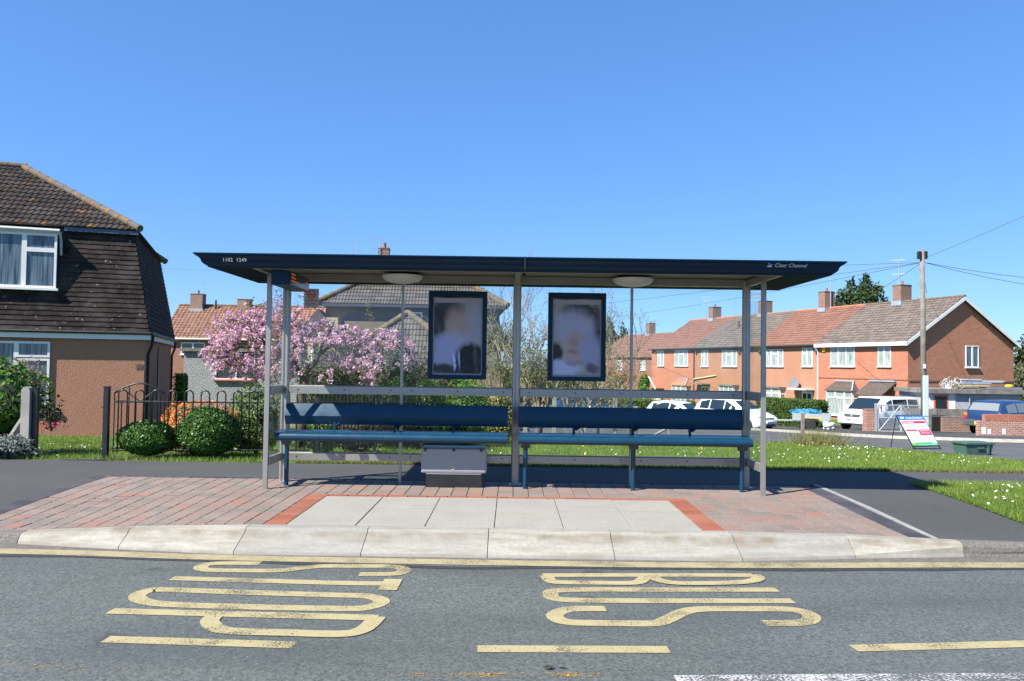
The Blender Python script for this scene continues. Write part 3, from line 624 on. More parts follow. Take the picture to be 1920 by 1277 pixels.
MB().box(XM+.045, XM+.075, IY0+.12, IY0+.18, ZC-.03, ZC+.03).build('hinge', M['black'], sh)
for px, py in ((755, 516), (1187, 521)):
    p = P(px, py, 9.1); mt = Matrix.Translation((p.x-ox, 9.1-oy, ZC+.05))
    MB().lathe([(.23, .004), (.235, 0), (.225, -.028), (.19, -.058), (.13, -.078), (.06, -.088), (.0005, -.09)], 28, mt).build('ceiling_lamp', M['lamp'], sh, 'auto')
# lettering on the fascia
yt = RY0+.062
def on_fascia(px, py): q = P(px, py, yt+oy-.012); return Matrix.Translation((q.x-ox, RY0+.034, q.z)) @ Matrix.Rotation(math.radians(110), 4, 'X')
text_mesh('stop_number', '1102  1249', .052, M['text_grey'], sh, on_fascia(418, 490.5), 0, spacing=1.05, bold=0)
text_mesh('maker_name', 'Clear Channel', .056, M['text_grey'], sh, on_fascia(1451, 501), .18, bold=.0003)
m = MB(); b = on_fascia(1437, 501)
def arcpatch(pts, mat):
    q = MB(); q.add([b @ Vector((x, y, .001)) for x, y in pts], [tuple(range(len(pts)))]); q.build('maker_logo', mat, sh)
arcpatch([(0, .0), (.045, .0), (.052, .012), (.03, .018), (.006, .014)], M['text_grey']); arcpatch([(.012, .026), (.036, .032), (.056, .032), (.053, .016), (.032, .022)], M['logo_blue']); arcpatch([(.010, .028), (.03, .036), (.02, .040), (.006, .034)], M['text_grey'])
# ------------------------------------------------------------------ departure display
q0 = P(508, 533.6, 8.2); q1 = P(541.7, 533.6, 8.2)
dp = thing('departure_display', 'dark boxed electronic departure display with orange text hanging from shelter roof', 'display', (q0.x, 8.2, 0))
w_ = q1.x-q0.x; zb = q0.z
MB().box(0, w_, 0, .82, zb, ZC-.006).build('housing', M['navy'], dp, bevel=.006)
MB().box(w_+.001, w_+.005, .03, .79, zb+.012, ZC-.012).build('screen', M['screen'], dp)
hh = (ZC-zb)
for r_, (a, e) in enumerate(((.10, .25), (.10, .28), (.08, .42), (.5, .62))):
    zz = ZC-.035-r_*.036 if r_ < 3 else ZC-.145; mm = MB(); y = a
    while y < e: mm.box(w_+.005, w_+.007, .82*y, .82*y+.014, zz-.008, zz+.008); y += .028
    mm.build('led_text', M['orange_led'], dp)
for zz in (ZC-.07, ZC-.105, ZC-.145): MB().box(w_+.005, w_+.007, .66, .73, zz-.007, zz+.007).build('led_text', M['orange_led'], dp)
# ------------------------------------------------------------------ no smoking plate
a = P(570, 541, 9.27); b2 = P(596.5, 577, 9.27)
sg = thing('no_smoking_sign', 'small off-white no smoking plate with red circle fixed to shelter glass', 'sign', ((a.x+b2.x)/2, 9.287, (a.z+b2.z)/2))
sw, shh = (b2.x-a.x)/2, (a.z-b2.z)/2
MB().box(-sw, sw, -.004, .004, -shh, shh).build('plate', M['signgrey'], sg)
R_ = .046; mm = MB(); pts = [(math.cos(t)*R_, -.0045, .045+math.sin(t)*R_) for t in np.linspace(0, 2*math.pi, 29)]
MB().tube(pts, .006, 6, False).build('red_ring', M['red'], sg); MB().tube([(-.033, -.0045, .078), (.033, -.0045, .012)], .005, 6).build('red_bar', M['red'], sg)
MB().box(-.03, .02, -.006, -.0041, .036, .046).build('cigarette_symbol', M['black'], sg)
text_mesh('words', 'NO SMOKING', .022, M['red'], sg, Matrix.Translation((0, -.0046, -.034)) @ FACE, 0, 'CENTER', .0006)
for i in range(3): MB().box(-.055, .055-.02*(i == 2), -.0048, -.0041, -.058-i*.012, -.054-i*.012).build('small_print', M['trim'], sg)
# ------------------------------------------------------------------ poster frames
def poster_material(name, blobs, bgc):
    n = N(name); x, y, z = n.xyz(n.co('Object')); nz = n.noise(n.co('Object'), 3.2, 5, .6); nz2 = n.noise(n.co('Object', (1, 1, .5)), 6.0, 5, .65, 1.2)
    X = n.math('ADD', x, n.math('MULTIPLY', n.math('SUBTRACT', nz, .5), .13)); Z = n.math('ADD', z, n.math('MULTIPLY', n.math('SUBTRACT', nz2, .5), .13))
    c = n.mix(nz, lo(bgc, 1.3), lo(bgc, 1.9))
    for cx, cz, rx, rz, soft, col, k in blobs:
        a = n.math('DIVIDE', n.math('SUBTRACT', X, cx), rx); b = n.math('DIVIDE', n.math('SUBTRACT', Z, cz), rz)
        rr = n.math('SQRT', n.math('ADD', n.math('MULTIPLY', a, a), n.math('MULTIPLY', b, b)))
        c = n.mix(n.math('MULTIPLY', n.ramp(rr, 1+soft*.65, 1-soft*.65), k), c, lo(col, 1.75 if sum(col) > .2 else 1.1))
    c = n.mix(n.math('MULTIPLY', n.ramp(nz2, .55, .75), .35), c, (.30, .32, .45))
    n.set(color=c, rough=.2, spec=.25); return n.mat
PA = poster_material('smoky_poster_one', [(-.13, .29, .19, .13, .4, (.030, .026, .028), .95), (-.24, .12, .09, .22, .5, (.022, .018, .02), .95), (-.01, .11, .13, .2, .5, (.21, .16, .15), .9), (.2, .1, .1, .3, .6, (.18, .19, .27), .6), (-.06, -.09, .2, .13, .6, (.19, .20, .31), .85), (-.2, -.19, .18, .18, .4, (.17, .19, .33), .9), (.16, -.29, .19, .2, .25, (.012, .009, .013), 1), (-.08, -.40, .3, .06, .5, (.02, .018, .03), .95), (-.03, -.30, .014, .10, .5, (.28, .36, .6), .9), (.02, -.28, .010, .12, .5, (.2, .26, .5), .8)], (.17, .17, .18))
PB = poster_material('smoky_poster_two', [(.03, .30, .22, .09, .4, (.034, .030, .034), .95), (.25, .14, .07, .22, .45, (.028, .023, .027), .95), (-.06, .14, .25, .17, .5, (.19, .20, .30), .9), (-.03, -.12, .135, .18, .35, (.22, .17, .175), .92), (-.02, -.06, .05, .05, .9, (.10, .08, .09), .4), (-.035, -.165, .06, .022, .9, (.10, .055, .06), .6), (-.24, -.19, .09, .12, .4, (.016, .013, .018), .97), (-.18, -.37, .22, .10, .4, (.25, .27, .40), .9), (.17, -.17, .12, .22, .5, (.16, .175, .29), .9), (.18, -.36, .08, .06, .5, (.05, .05, .08), .8), (-.03, -.30, .1, .03, .6, (.13, .11, .14), .7)], (.19, .19, .185))
def poster(x0, x1, y0, y1, mat, label):
    a = P(x0, y0, 9.2); b = P(x1, y1, 9.2); cx, cz = (a.x+b.x)/2, (a.z+b.z)/2; hw, hz = (b.x-a.x)/2-.004, (a.z-b.z)/2
    t = thing('poster_frame', label, 'poster frame', (cx, 9.235, cz), 0, 'poster frames on the shelter glass'); f = .062
    for bx in ((-hw, hw, hz-f, hz), (-hw, hw, -hz, -hz+f*.8), (-hw, -hw+f*.85, -hz+f*.8, hz-f), (hw-f*.85, hw, -hz+f*.8, hz-f)): MB().box(bx[0], bx[1], -.025, .030, bx[2], bx[3]).build('frame_bar', M['navy'], t)
    MB().box(-hw+.01, hw-.01, .031, .056, -hz+.01, hz-.01).build('back_board', M['navy'], t)
    iw, iz = hw-f*.85, hz-f; zb_ = -hz+f*.8
    MB().box(-iw, iw, .004, .03, zb_, iz).build('paper_border', plain('poster_paper', (.3, .28, .32), .3, 0, .06, 3), t)
    MB().box(-iw+.012, iw-.012, .001, .0035, zb_+.018, iz-.075).build('printed_picture', mat, t)
    MB().tube([(-iw, -.005, iz-.002), (-iw*.4, -.004, iz-.010), (iw*.2, -.006, iz-.004), (iw, -.005, iz-.006)], .010, 6).build('seal_strip', M['black'], t)
poster(803.5, 912, 545, 712, PA, 'navy framed poster of a smoky turned head in a dark jacket'); poster(1028, 1136, 548, 715.5, PB, 'navy framed poster of a smoky face with parted lips')
# ------------------------------------------------------------------ benches
def bench(x0, x1, xb0, xb1, legs, arms, label):
    t = thing('perch_bench', label, 'bench', ((x0+x1)/2, 8.95, 0), 0, 'blue metal benches in the shelter'); c = (x0+x1)/2
    zs = .605; pts = []
    for k in range(13):                # nose
        a = math.radians(100 + 180*k/12); pts.append((-.105+.042*math.cos(a), zs-.036+.046*math.sin(a)))
    pts = [(.12, zs+.012), (.12, zs+.028), (.10, zs+.030), (-.02, zs+.012)] + pts + [(-.02, zs-.03)]
    o = MB().prism(pts, x0-c, x1-c).build('seat', M['bench'], t, 'auto')
    bp = []
    for k in range(13):
        a = k/12; zz = .695+.235*a; bp.append((.128 - .055*max(0, 1-abs(a-.42)/(.42 if a < .42 else .58))**.9 + .02*a, zz))
    pts = bp + [(.185, .925), (.175, .70), (.16, .69)]
    MB().prism(pts, xb0-c, xb1-c).build('backrest', M['bench'], t, 'auto')
    for x in legs:
        MB().tube([(x-c, .05, -.01), (x-c, .05, zs-.02)], .026, 14).build('leg', M['bench'], t, 'auto')
        MB().prism([(-.07, zs-.03), (.11, zs-.02), (.08, zs-.10), (.03, zs-.14), (-.03, zs-.09)], x-c-.05, x-c+.05).build('bracket', M['trim'], t)
    for x in arms:
        MB().prism([(.08, zs), (.115, zs), (.15, .70), (.155, .76), (.12, .74), (.105, .69)], x-c-.012, x-c+.012).build('back_support', M['navy'], t)
        MB().tube([(x-c+.02, .105, .68), (x-c+.06, .125, .705)], .02, 10).build('clamp', M['navy'], t)
bench(-2.63, -.035, -2.585, -.035, [-2.54], [-2.02, -1.33, -.66], 'blue metal perch bench above the white cabinet in the shelter')
bench(.085, 2.70, .085, 2.655, [.17, 1.395, 2.63], [.72, 1.395, 2.05], 'blue metal perch bench on three round legs with open floor below')
# ------------------------------------------------------------------ white cabinet under the bench
a = P(790, 836, 9.02); b = P(912, 888, 9.02)
cb = thing('electrical_cabinet', 'white metal cabinet on a black plinth tucked under the shelter bench', 'cabinet', ((a.x+b.x)/2, 9.13, 0)); hw = (b.x-a.x)/2
MB().box(-hw, hw, -.13, .12, b.z, a.z-.012).build('housing', M['cabinet'], cb, bevel=.025)
MB().box(-hw+.06, hw-.055, -.112, .10, .0, b.z-.012).build('plinth', M['black'], cb)
MB().box(-hw+.06, hw-.06, -.118, .1, b.z-.013, b.z+.004).build('base_lip', M['cabinet'], cb)
MB().box(-hw+.02, hw-.02, -.134, -.128, a.z-.03, a.z-.022).build('lid_strip', M['trim'], cb)
for x in (-hw+.05, 0, hw-.06): MB().box(x-.012, x+.012, -.145, -.129, a.z-.055, a.z-.018).build('catch', M['black'], cb)
MB().box(-.028+.0, .012, -.1335, -.1305, b.z+.035, b.z+.085).build('warning_label', M['signgrey'], cb)
MB().add([(-.024, -.1342, b.z+.04), (.008, -.1342, b.z+.04), (-.008, -.1342, b.z+.076)], [(0, 1, 2)]).build('warning_triangle', M['yellow_sticker'], cb)
MB().box(-.0095, -.0065, -.1352, -.1346, b.z+.047, b.z+.062).build('warning_mark', M['black'], cb)

o = [x for x in bpy.data.objects if x.name.startswith('perch_bench') and not x.name.endswith('.001')][0]
MB().box(1.20, 1.28, -.02, .30, .53, .572).build('post_bracket', M['navy'], o)
# ================================================================== HOUSE HELPERS
ROT_G = Matrix.Rotation(math.pi/2, 4, 'Z')          # for walls that face local +x
def win(par, x0, x1, z0, z1, y, panes, glass, m=None, b=.035, sill=True, d=.05, sillmat=None, name='window'):
    """panes: (fx0, fx1, fz0, fz1) fractions of the opening. Frame stands out of the wall plane y, panes set back in it."""
    W, H = x1-x0, z1-z0; f = MB(); rects = []
    for a, c, e, g in panes:
        p0, p1, r0, r1 = x0+a*W, x0+c*W, z0+e*H, z0+g*H
        for bx in ((p0, p1, r0, r0+b), (p0, p1, r1-b, r1), (p0, p0+b, r0+b, r1-b), (p1-b, p1, r0+b, r1-b)): f.box(bx[0], bx[1], y-d, y+.02, bx[2], bx[3], m)
        rects.append((p0+b, p1-b, r0+b, r1-b))
    o = f.build(name, M['white'], par)
    for i, (a, c, e, g) in enumerate(rects): MB().box(a, c, y-d*.35, y-d*.15, e, g, m).build('pane', glass[i % len(glass)] if isinstance(glass, list) else glass, o)
    if sill: MB().box(x0-.06, x1+.06, y-d-.07, y+.01, z0-.06, z0-.002, m).build('sill', sillmat or M['white'], o)
    return o
ROLLED = ((0, .012), (.12, .034), (.25, .036), (.38, .012), (.5, .010), (.62, .034), (.75, .036), (.88, .012), (1, .012))
PAN = ((0, .02), (.2, .05), (.4, .05), (.6, .012), (.8, .0), (1, .02))
FLAT = ((0, 0), (1, 0))
def tile_grid(W, S, tw, tl, inL, inR, stagger=False, full=False):
    """tile origins (u, v) on a slope W wide and S long; inL/inR give the inset of either edge at height v"""
    out = []; nr = int(round(S/tl)); tl = S/nr
    for r in range(nr):
        v = r*tl; off = tw/2 if (stagger and r % 2) else 0
        for i in range(-1, int(W/tw)+2):
            u = i*tw + off; a, b = inL(v+tl*.5), W-inR(v+tl*.5)
            u0, u1 = max(u, a), min(u+tw, b)
            if full and (u+tw*.5 < a or u+tw*.5 > b): continue
            if u1-u0 < tw*.12 and not full: continue
            out.append((u, v, u0, u1, tl))
    return out
def tile_field(name, A, e, s, W, S, tw, tl, prof, thick, mat, par, inL=lambda v: 0, inR=lambda v: 0, stagger=False, keep=None, jit=.0):
    A = Vector(A); e = Vector(e).normalized(); s = Vector(s).normalized(); nn = e.cross(s); V = []; F = []; tone = []
    for u, v, u0, u1, L in (keep if keep is not None else tile_grid(W, S, tw, tl, inL, inR, stagger)):
        f0, f1 = (u0-u)/tw, (u1-u)/tw
        P_ = [p for p in prof if f0 < p[0] < f1]
        def hgt(f):
            for (a, ha), (b, hb) in zip(prof, prof[1:]):
                if a <= f <= b: return ha+(hb-ha)*(f-a)/(b-a)
            return 0
        P_ = [(f0, hgt(f0))] + P_ + [(f1, hgt(f1))]; k = len(P_); b = len(V); j = random.uniform(-jit, jit)
        for row in range(3):
            for f, h in P_:
                uu = u+f*tw; vv = v + (0 if row < 2 else L*1.04) + j; zz = (-.002 if row == 0 else (thick+h if row == 1 else h*.9+.002))
                V.append(A + e*uu + s*vv + nn*zz)
        t = random.random()
        for row in range(2):
            for i in range(k-1): F.append((b+row*k+i, b+row*k+i+1, b+(row+1)*k+i+1, b+(row+1)*k+i)); tone.append(t)
    return tag(npmesh(name, [tuple(v) for v in V], F, mat, par, tone), kind='stuff')
def half_round(p0, p1, r, seg=7, step=.42):
    m = MB(); p0, p1 = Vector(p0), Vector(p1); L = (p1-p0).length; k = max(1, int(L/step)); d = (p1-p0)/k
    for i in range(k):
        a, b = p0+d*i, p0+d*(i+1.03); m.tube([a, b], r*1.04, 10, True, r*.96)
    return m
def chimney(par, x, y, w, dpt, z0, z1, mat, pots=1, cap=True):
    o = MB().box(x-w/2, x+w/2, y-dpt/2, y+dpt/2, z0, z1).build('chimney', mat, par)
    MB().box(x-w/2-.06, x+w/2+.06, y-dpt/2-.06, y+dpt/2+.06, z0+.1, z0+.42).build('flashing', M['lead'], o)
    if cap: MB().box(x-w/2-.02, x+w/2+.02, y-dpt/2-.02, y+dpt/2+.02, z1+.001, z1+.07).build('flaunching', M['ridge'], o)
    for i in range(pots): MB().lathe([(.10, z1+.05), (.09, z1+.32), (.11, z1+.34), (.06, z1+.35)], 10, Matrix.Translation((x+(i-(pots-1)/2)*.32, y, 0))).build('chimney_pot', M['ridge_red'], o)
    return o
def aerial(par, x, y, z0, z1, bars, rz=0.0, r=.016):
    m = MB().tube([(x, y, z0), (x, y, z1)], r, 6); o = m.build('aerial_mast', M['galv'], par)
    for z, L in bars:
        c_, s_ = math.cos(rz), math.sin(rz); q = MB().tube([(x-L*.5*c_, y-L*.5*s_, z), (x+L*.5*c_, y+L*.5*s_, z)], r*.7, 5)
        for k in range(6):
            t = (-.45+.18*k)*L; ln_ = .16; q.tube([(x+t*c_+ln_*s_, y+t*s_-ln_*c_, z), (x+t*c_-ln_*s_, y+t*s_+ln_*c_, z)], r*.5, 4)
        q.build('aerial', M['galv'], o)
# ================================================================== LEFT HOUSE (mansard)
A1 = math.atan2(.32, .947)
LH = Frame(-9.67, 20.8, A1); zg = T(0, 20.8)-.1
lh = thing('mansard_house', 'terracotta pebbledashed house with steep dark tiled mansard roof beside the railings', 'house', (LH.o.x, LH.o.y, 0), A1)
WX, DY = -9.5, 7.7
MB().box(WX, 0, 0, DY, zg-.3, 2.12).build('wall', M['pebble'], lh)
MB().box(WX-.02, .02, -.02, DY+.02, zg-.35, zg+.1).build('plinth', M['black'], lh)
MB().box(-2.62, -2.60, -.004, .02, zg+.05, 2.0).build('panel_joint', plain('panel_joint', (.17, .08, .05), .9), lh)
e0 = LH.hit_y(200, 617, -.2); ze = 2.06
MB().box(WX-.12, .12, -.12, -.09, ze-.14, ze+.02).build('fascia_board', M['white'], lh); MB().box(.09, .12, -.089, DY+.12, ze-.14, ze+.02).build('fascia_board', M['offwhite'], lh)
MB().box(WX-.09, .088, -.089, DY+.09, ze-.02, ze+.0).build('soffit', M['white'], lh)
MB().tube([(WX, -.16, ze+.03), (.16, -.16, ze+.03)], .045, 8).build('gutter', M['black'], lh); MB().tube([(.165, -.12, ze+.03), (.165, DY+.12, ze+.03)], .045, 8).build('gutter', M['black'], lh)
for yy, nm in ((.28, 0), (DY-.25, 1)):
    MB().tube([(.165, yy, ze), (.15, yy, ze-.25), (.06, yy, ze-.5), (.06, yy, zg)], .038, 8).build('downpipe', M['black'], lh)
ZM0, ZM1, IN = ze+.05, 4.80, .50
body = MB(); lowr = [(WX-.12, -.12, ZM0), (.12, -.12, ZM0), (.12, DY+.12, ZM0), (WX-.12, DY+.12, ZM0)]; up = [(WX+IN-.12, -.12+IN, ZM1), (.12-IN, -.12+IN, ZM1), (.12-IN, DY+.12-IN, ZM1), (WX+IN-.12, DY+.12-IN, ZM1)]
roof = body.add(lowr+up, [(0, 1, 5, 4), (1, 2, 6, 5), (2, 3, 7, 6), (3, 0, 4, 7), (3, 2, 1, 0), (4, 5, 6, 7)]).build('mansard_roof', M['black'], lh)
SM = math.hypot(IN, ZM1-ZM0); k_ = IN/SM
# the dormer occupies the left of the front slope
dx1 = LH.hit_y(107, 480, .02).x; dz1 = LH.hit_y(60, 431, .02).z; dz0 = LH.hit_y(60, 541, .02).z
grid = [g_ for g_ in tile_grid(abs(WX)+.24, SM, .165, .128, lambda v: v*k_, lambda v: v*k_, True) if not (WX-.12+g_[0]+.08 < dx1+.02 and g_[1]*(ZM1-ZM0)/SM+ZM0 > dz0-.10)]
grid = [g_ for g_ in grid if g_[0] > 3.6]
eF, sF = Vector((1, 0, 0)), Vector((0, IN, ZM1-ZM0)).normalized()
def place_tiles(cells, A, e, s, tw, prof, thick, mat, par, name):
    """single roof tiles sharing one mesh"""
    L = cells[0][4]; k = len(prof); V = []; F = []
    for row in range(3):
        for f, h in prof: V.append((f*tw*.985-tw/2, 0 if row < 2 else L*1.04, -.004 if row == 0 else (thick+h if row == 1 else h*.9+.002)))
    for row in range(2):
        for i in range(k-1): F.append((row*k+i, row*k+i+1, (row+1)*k+i+1, (row+1)*k+i))
    me = bpy.data.meshes.new(name); me.from_pydata(V, [], F); me.materials.append(mat); me.update()
    e = Vector(e).normalized(); s = Vector(s).normalized(); nn = e.cross(s); R = Matrix((e, s, nn)).transposed().to_4x4()
    for u, v, u0, u1, L in cells:
        o = bpy.data.objects.new(name, me); C.objects.link(o); o.parent = par
        o.matrix_local = Matrix.Translation(Vector(A) + e*(u+tw/2) + s*(v+random.uniform(-.006, .006)) + nn*random.uniform(0, .004)) @ R @ Matrix.Rotation(random.uniform(-.012, .012), 4, 'Z')
    return me
AF = (WX-.12, -.12, ZM0)
inner = [g_ for g_ in grid if g_[2] == g_[0] and abs(g_[3]-g_[0]-.165) < 1e-6]
near_ = sorted(inner, key=lambda g_: -g_[0])[:110]; ns = set((a[0], a[1]) for a in near_)
place_tiles(near_, AF, eF, sF, .165, FLAT, .022, M['tile_dark_obj'], roof, 'plain_tile')
tile_field('plain_tiles', AF, eF, sF, 0, 0, .165, .128, FLAT, .022, M['tile_dark_face'], roof, keep=[g_ for g_ in grid if (g_[0], g_[1]) not in ns], jit=.006)
tile_field('side_tiles', (.12, -.12, ZM0), (0, 1, 0), (-IN, 0, ZM1-ZM0), DY+.24, SM, .165, .128, FLAT, .022, M['tile_dark_face'], roof, lambda v: v*k_, lambda v: v*k_, True, jit=.006)
# upper hipped roof with rolled tiles
ov = .14; UX0, UX1, UY0, UY1 = WX+IN-.12-ov, .12-IN+ov, -.12+IN-ov, DY+.12-IN+ov; hY = (UY1-UY0)/2; ZU = ZM1+.02; ZR = 7.02
ur = MB().add([(UX0, UY0, ZU), (UX1, UY0, ZU), (UX1, UY1, ZU), (UX0, UY1, ZU), (UX1-hY, UY0+hY, ZR), (UX0+hY, UY0+hY, ZR)], [(0, 1, 4, 5), (1, 2, 4), (2, 3, 5, 4), (3, 0, 5), (3, 2, 1, 0)]).build('upper_roof', M['black'], lh)
SU = math.hypot(hY, ZR-ZU); sU = Vector((0, hY, ZR-ZU)).normalized()
cells_u = tile_grid(UX1-UX0, SU, .30, .31, lambda v: v*hY/SU, lambda v: v*hY/SU, False, True)
cells_u = [c_ for c_ in cells_u if c_[0] > 2.4]
place_tiles(cells_u, (UX0, UY0, ZU+.004), (1, 0, 0), sU, .30, ROLLED, .026, M['tile_dark'], ur, 'rolled_tile')
half_round((UX1+.02, UY0-.02, ZU+.07), (UX1-hY, UY0+hY, ZR+.05), .095).build('hip_ridge', M['ridge'], ur, 'auto'); half_round((UX1-hY+.1, UY0+hY, ZR+.05), (UX0+hY, UY0+hY, ZR+.05), .10).build('ridge', M['ridge'], ur, 'auto')
half_round((UX1+.02, UY1, ZU+.05), (UX1-hY, UY0+hY, ZR+.03), .1).build('hip_ridge', M['ridge'], ur, 'auto')
MB().box(dx1+.1, UX1-.02, UY0+.01, UY0+.03, ZU-.10, ZU-.004).build('eaves_flashing', plain('blue_lead', (.06, .085, .14), .5), lh)
# dormer
dm = MB().box(WX+1, dx1, .04, 1.6, dz0-.05, dz1-.08).build('dormer', M['black'], lh)
MB().box(WX+.95, dx1+.03, -.02, 1.6, dz1-.08, dz1+.02).build('dormer_roof', M['offwhite'], dm); MB().tube([(WX+1, -.06, dz1), (dx1+.06, -.06, dz1)], .05, 8).build('dormer_gutter', plain('grey_gutter', (.4, .42, .44), .5), dm)
MB().tube([(dx1+.06, -.04, dz1-.03), (dx1+.07, .06, dz1-.2), (dx1+.07, .12, dz1-.6)], .035, 8).build('dormer_pipe', M['galv'], dm)
fx = lambda px: LH.hit_y(px, 480, .02).x
dx0 = fx(-90); W_ = dx1-dx0; mu = (fx(46)-dx0)/W_; hz = dz1-.1-dz0
win(lh, dx0, dx1, dz0+.02, dz1-.085, .02, [(0, mu, 0, 1), (mu, 1, 0, .70), (mu, 1, .70, 1)], M['net_dark'], b=.055)
gx = lambda px: LH.hit_y(px, 700, 0).x
x0, x1 = gx(-95), gx(93); z1 = LH.hit_y(50, 640, 0).z; z0 = LH.hit_y(60, 754, 0).z; mu = (gx(30)-x0)/(x1-x0)
win(lh, x0, x1, z0, z1, 0, [(0, mu, 0, 1), (mu, 1, 0, .72), (mu, 1, .74, 1)], M['net_dark'], b=.055)
q = LH.hit_y(254, 691.5, 0)
text_mesh('house_number', '205', .17, plain('number_grey', (.10, .11, .11), .4, .5), lh, Matrix.Translation((q.x, -.012, q.z)) @ FACE, bold=.006)
MB().box(.001, .03, 3.2, 3.7, .2, 1.75).build('side_window', M['black'], lh)
# ================================================================== GREY OUTBUILDING
OB = Frame(-13.6, 34, A1*.35); ob = thing('outbuilding', 'grey pebbledashed flat-roofed outbuilding with tiled red sill behind the cherry tree', 'outbuilding', (OB.o.x, OB.o.y, 0), OB.a)
zt = OB.hit_y(360, 655, 0).z; zb = T(0, 34)-.2
xl = OB.hit_y(344, 700, 0).x; xr = xl+5.6
MB().box(xl, xr, 0, 4, zb, zt-.08).build('wall', M['greydash'], ob); MB().box(xl-.12, xr+.12, -.14, 4.1, zt-.079, zt+.06).build('roof_slab', M['concrete_dark'], ob)
a = OB.hit_y(405, 655, 0); b = OB.hit_y(478, 712, 0)
win(ob, a.x, b.x, b.z, a.z, -.01, [(0, .52, 0, 1), (.52, 1, 0, 1)], M['window'], b=.05, sillmat=plain('red_sill', (.36, .1, .05), .8))
# ================================================================== RED PANTILED HOUSE FAR LEFT
def pan_house():
    F = Frame(P(330, 600, 58).x, 58, math.radians(2)); t = thing('pantiled_house', 'house with brown and orange pantiled roof and two brick chimneys behind the cherry', 'house', (F.o.x, F.o.y, 0), F.a)
    xl = F.hit_y(300, 600, 0).x; xr = F.hit_y(640, 600, 0).x; ze = F.hit_y(400, 636, 0).z; dep = 3.6; zr = F.hit_y(400, 574, dep).z; xs_ = F.hit_y(505, 600, 2).x
    MB().box(xl, xr, .25, 2*dep-.25, -2.3, ze).build('wall', M['brick2'], t)
    S = math.hypot(dep, zr-ze)
    MB().add([(xl, 0, ze), (xr, 0, ze), (xr, dep, zr), (xl, dep, zr), (xr, 2*dep, ze), (xl, 2*dep, ze)], [(0, 1, 2, 3), (3, 2, 4, 5), (0, 3, 5), (1, 4, 2)]).build('roof', M['ridge_plain'], t)
    tile_field('pantiles', (xl, 0, ze+.01), (1, 0, 0), (0, dep, zr-ze), xs_-xl, S, .30, .34, PAN, .03, M['tile_pan'], t); tile_field('orange_pantiles', (xs_, 0, ze+.01), (1, 0, 0), (0, dep, zr-ze), xr-xs_, S, .30, .34, PAN, .03, M['tile_orange'], t)
    half_round((xl, dep, zr+.04), (xr, dep, zr+.04), .11).build('ridge', M['ridge'], t, 'auto')
    MB().tube([(xl, -.06, ze), (xr, -.06, ze)], .06, 6).build('gutter', M['white'], t)
    for p0, p1, yt_, yb_ in ((357, 379, 552, 584), (445, 467, 562, 592)):
        a = F.hit_y(p0, yt_, dep-.6); b = F.hit_y(p1, yb_, dep-.6); chimney(t, (a.x+b.x)/2, dep-.2, b.x-a.x, .8, b.z-.2, a.z, M['brick_old'], 1 if p0 < 400 else 0)
    q = F.hit_y(383, 530, dep); q2 = F.hit_y(383, 575, dep); aerial(t, q.x, dep, q2.z, q.z, ((q.z-.08, 1.2),), .3)
    q = F.hit_y(405, 563, dep-.4); MB().tube([(q.x, dep-.4, q.z-1.0), (q.x, dep-.4, q.z)], .07, 8).build('flue_pipe', M['black'], t)
    a = F.hit_y(340, 642, .25); b = F.hit_y(384, 665, .25); win(t, a.x, b.x, b.z, a.z, .25, [(0, .5, 0, 1), (.5, 1, 0, 1)], M['window'], b=.06)
pan_house()
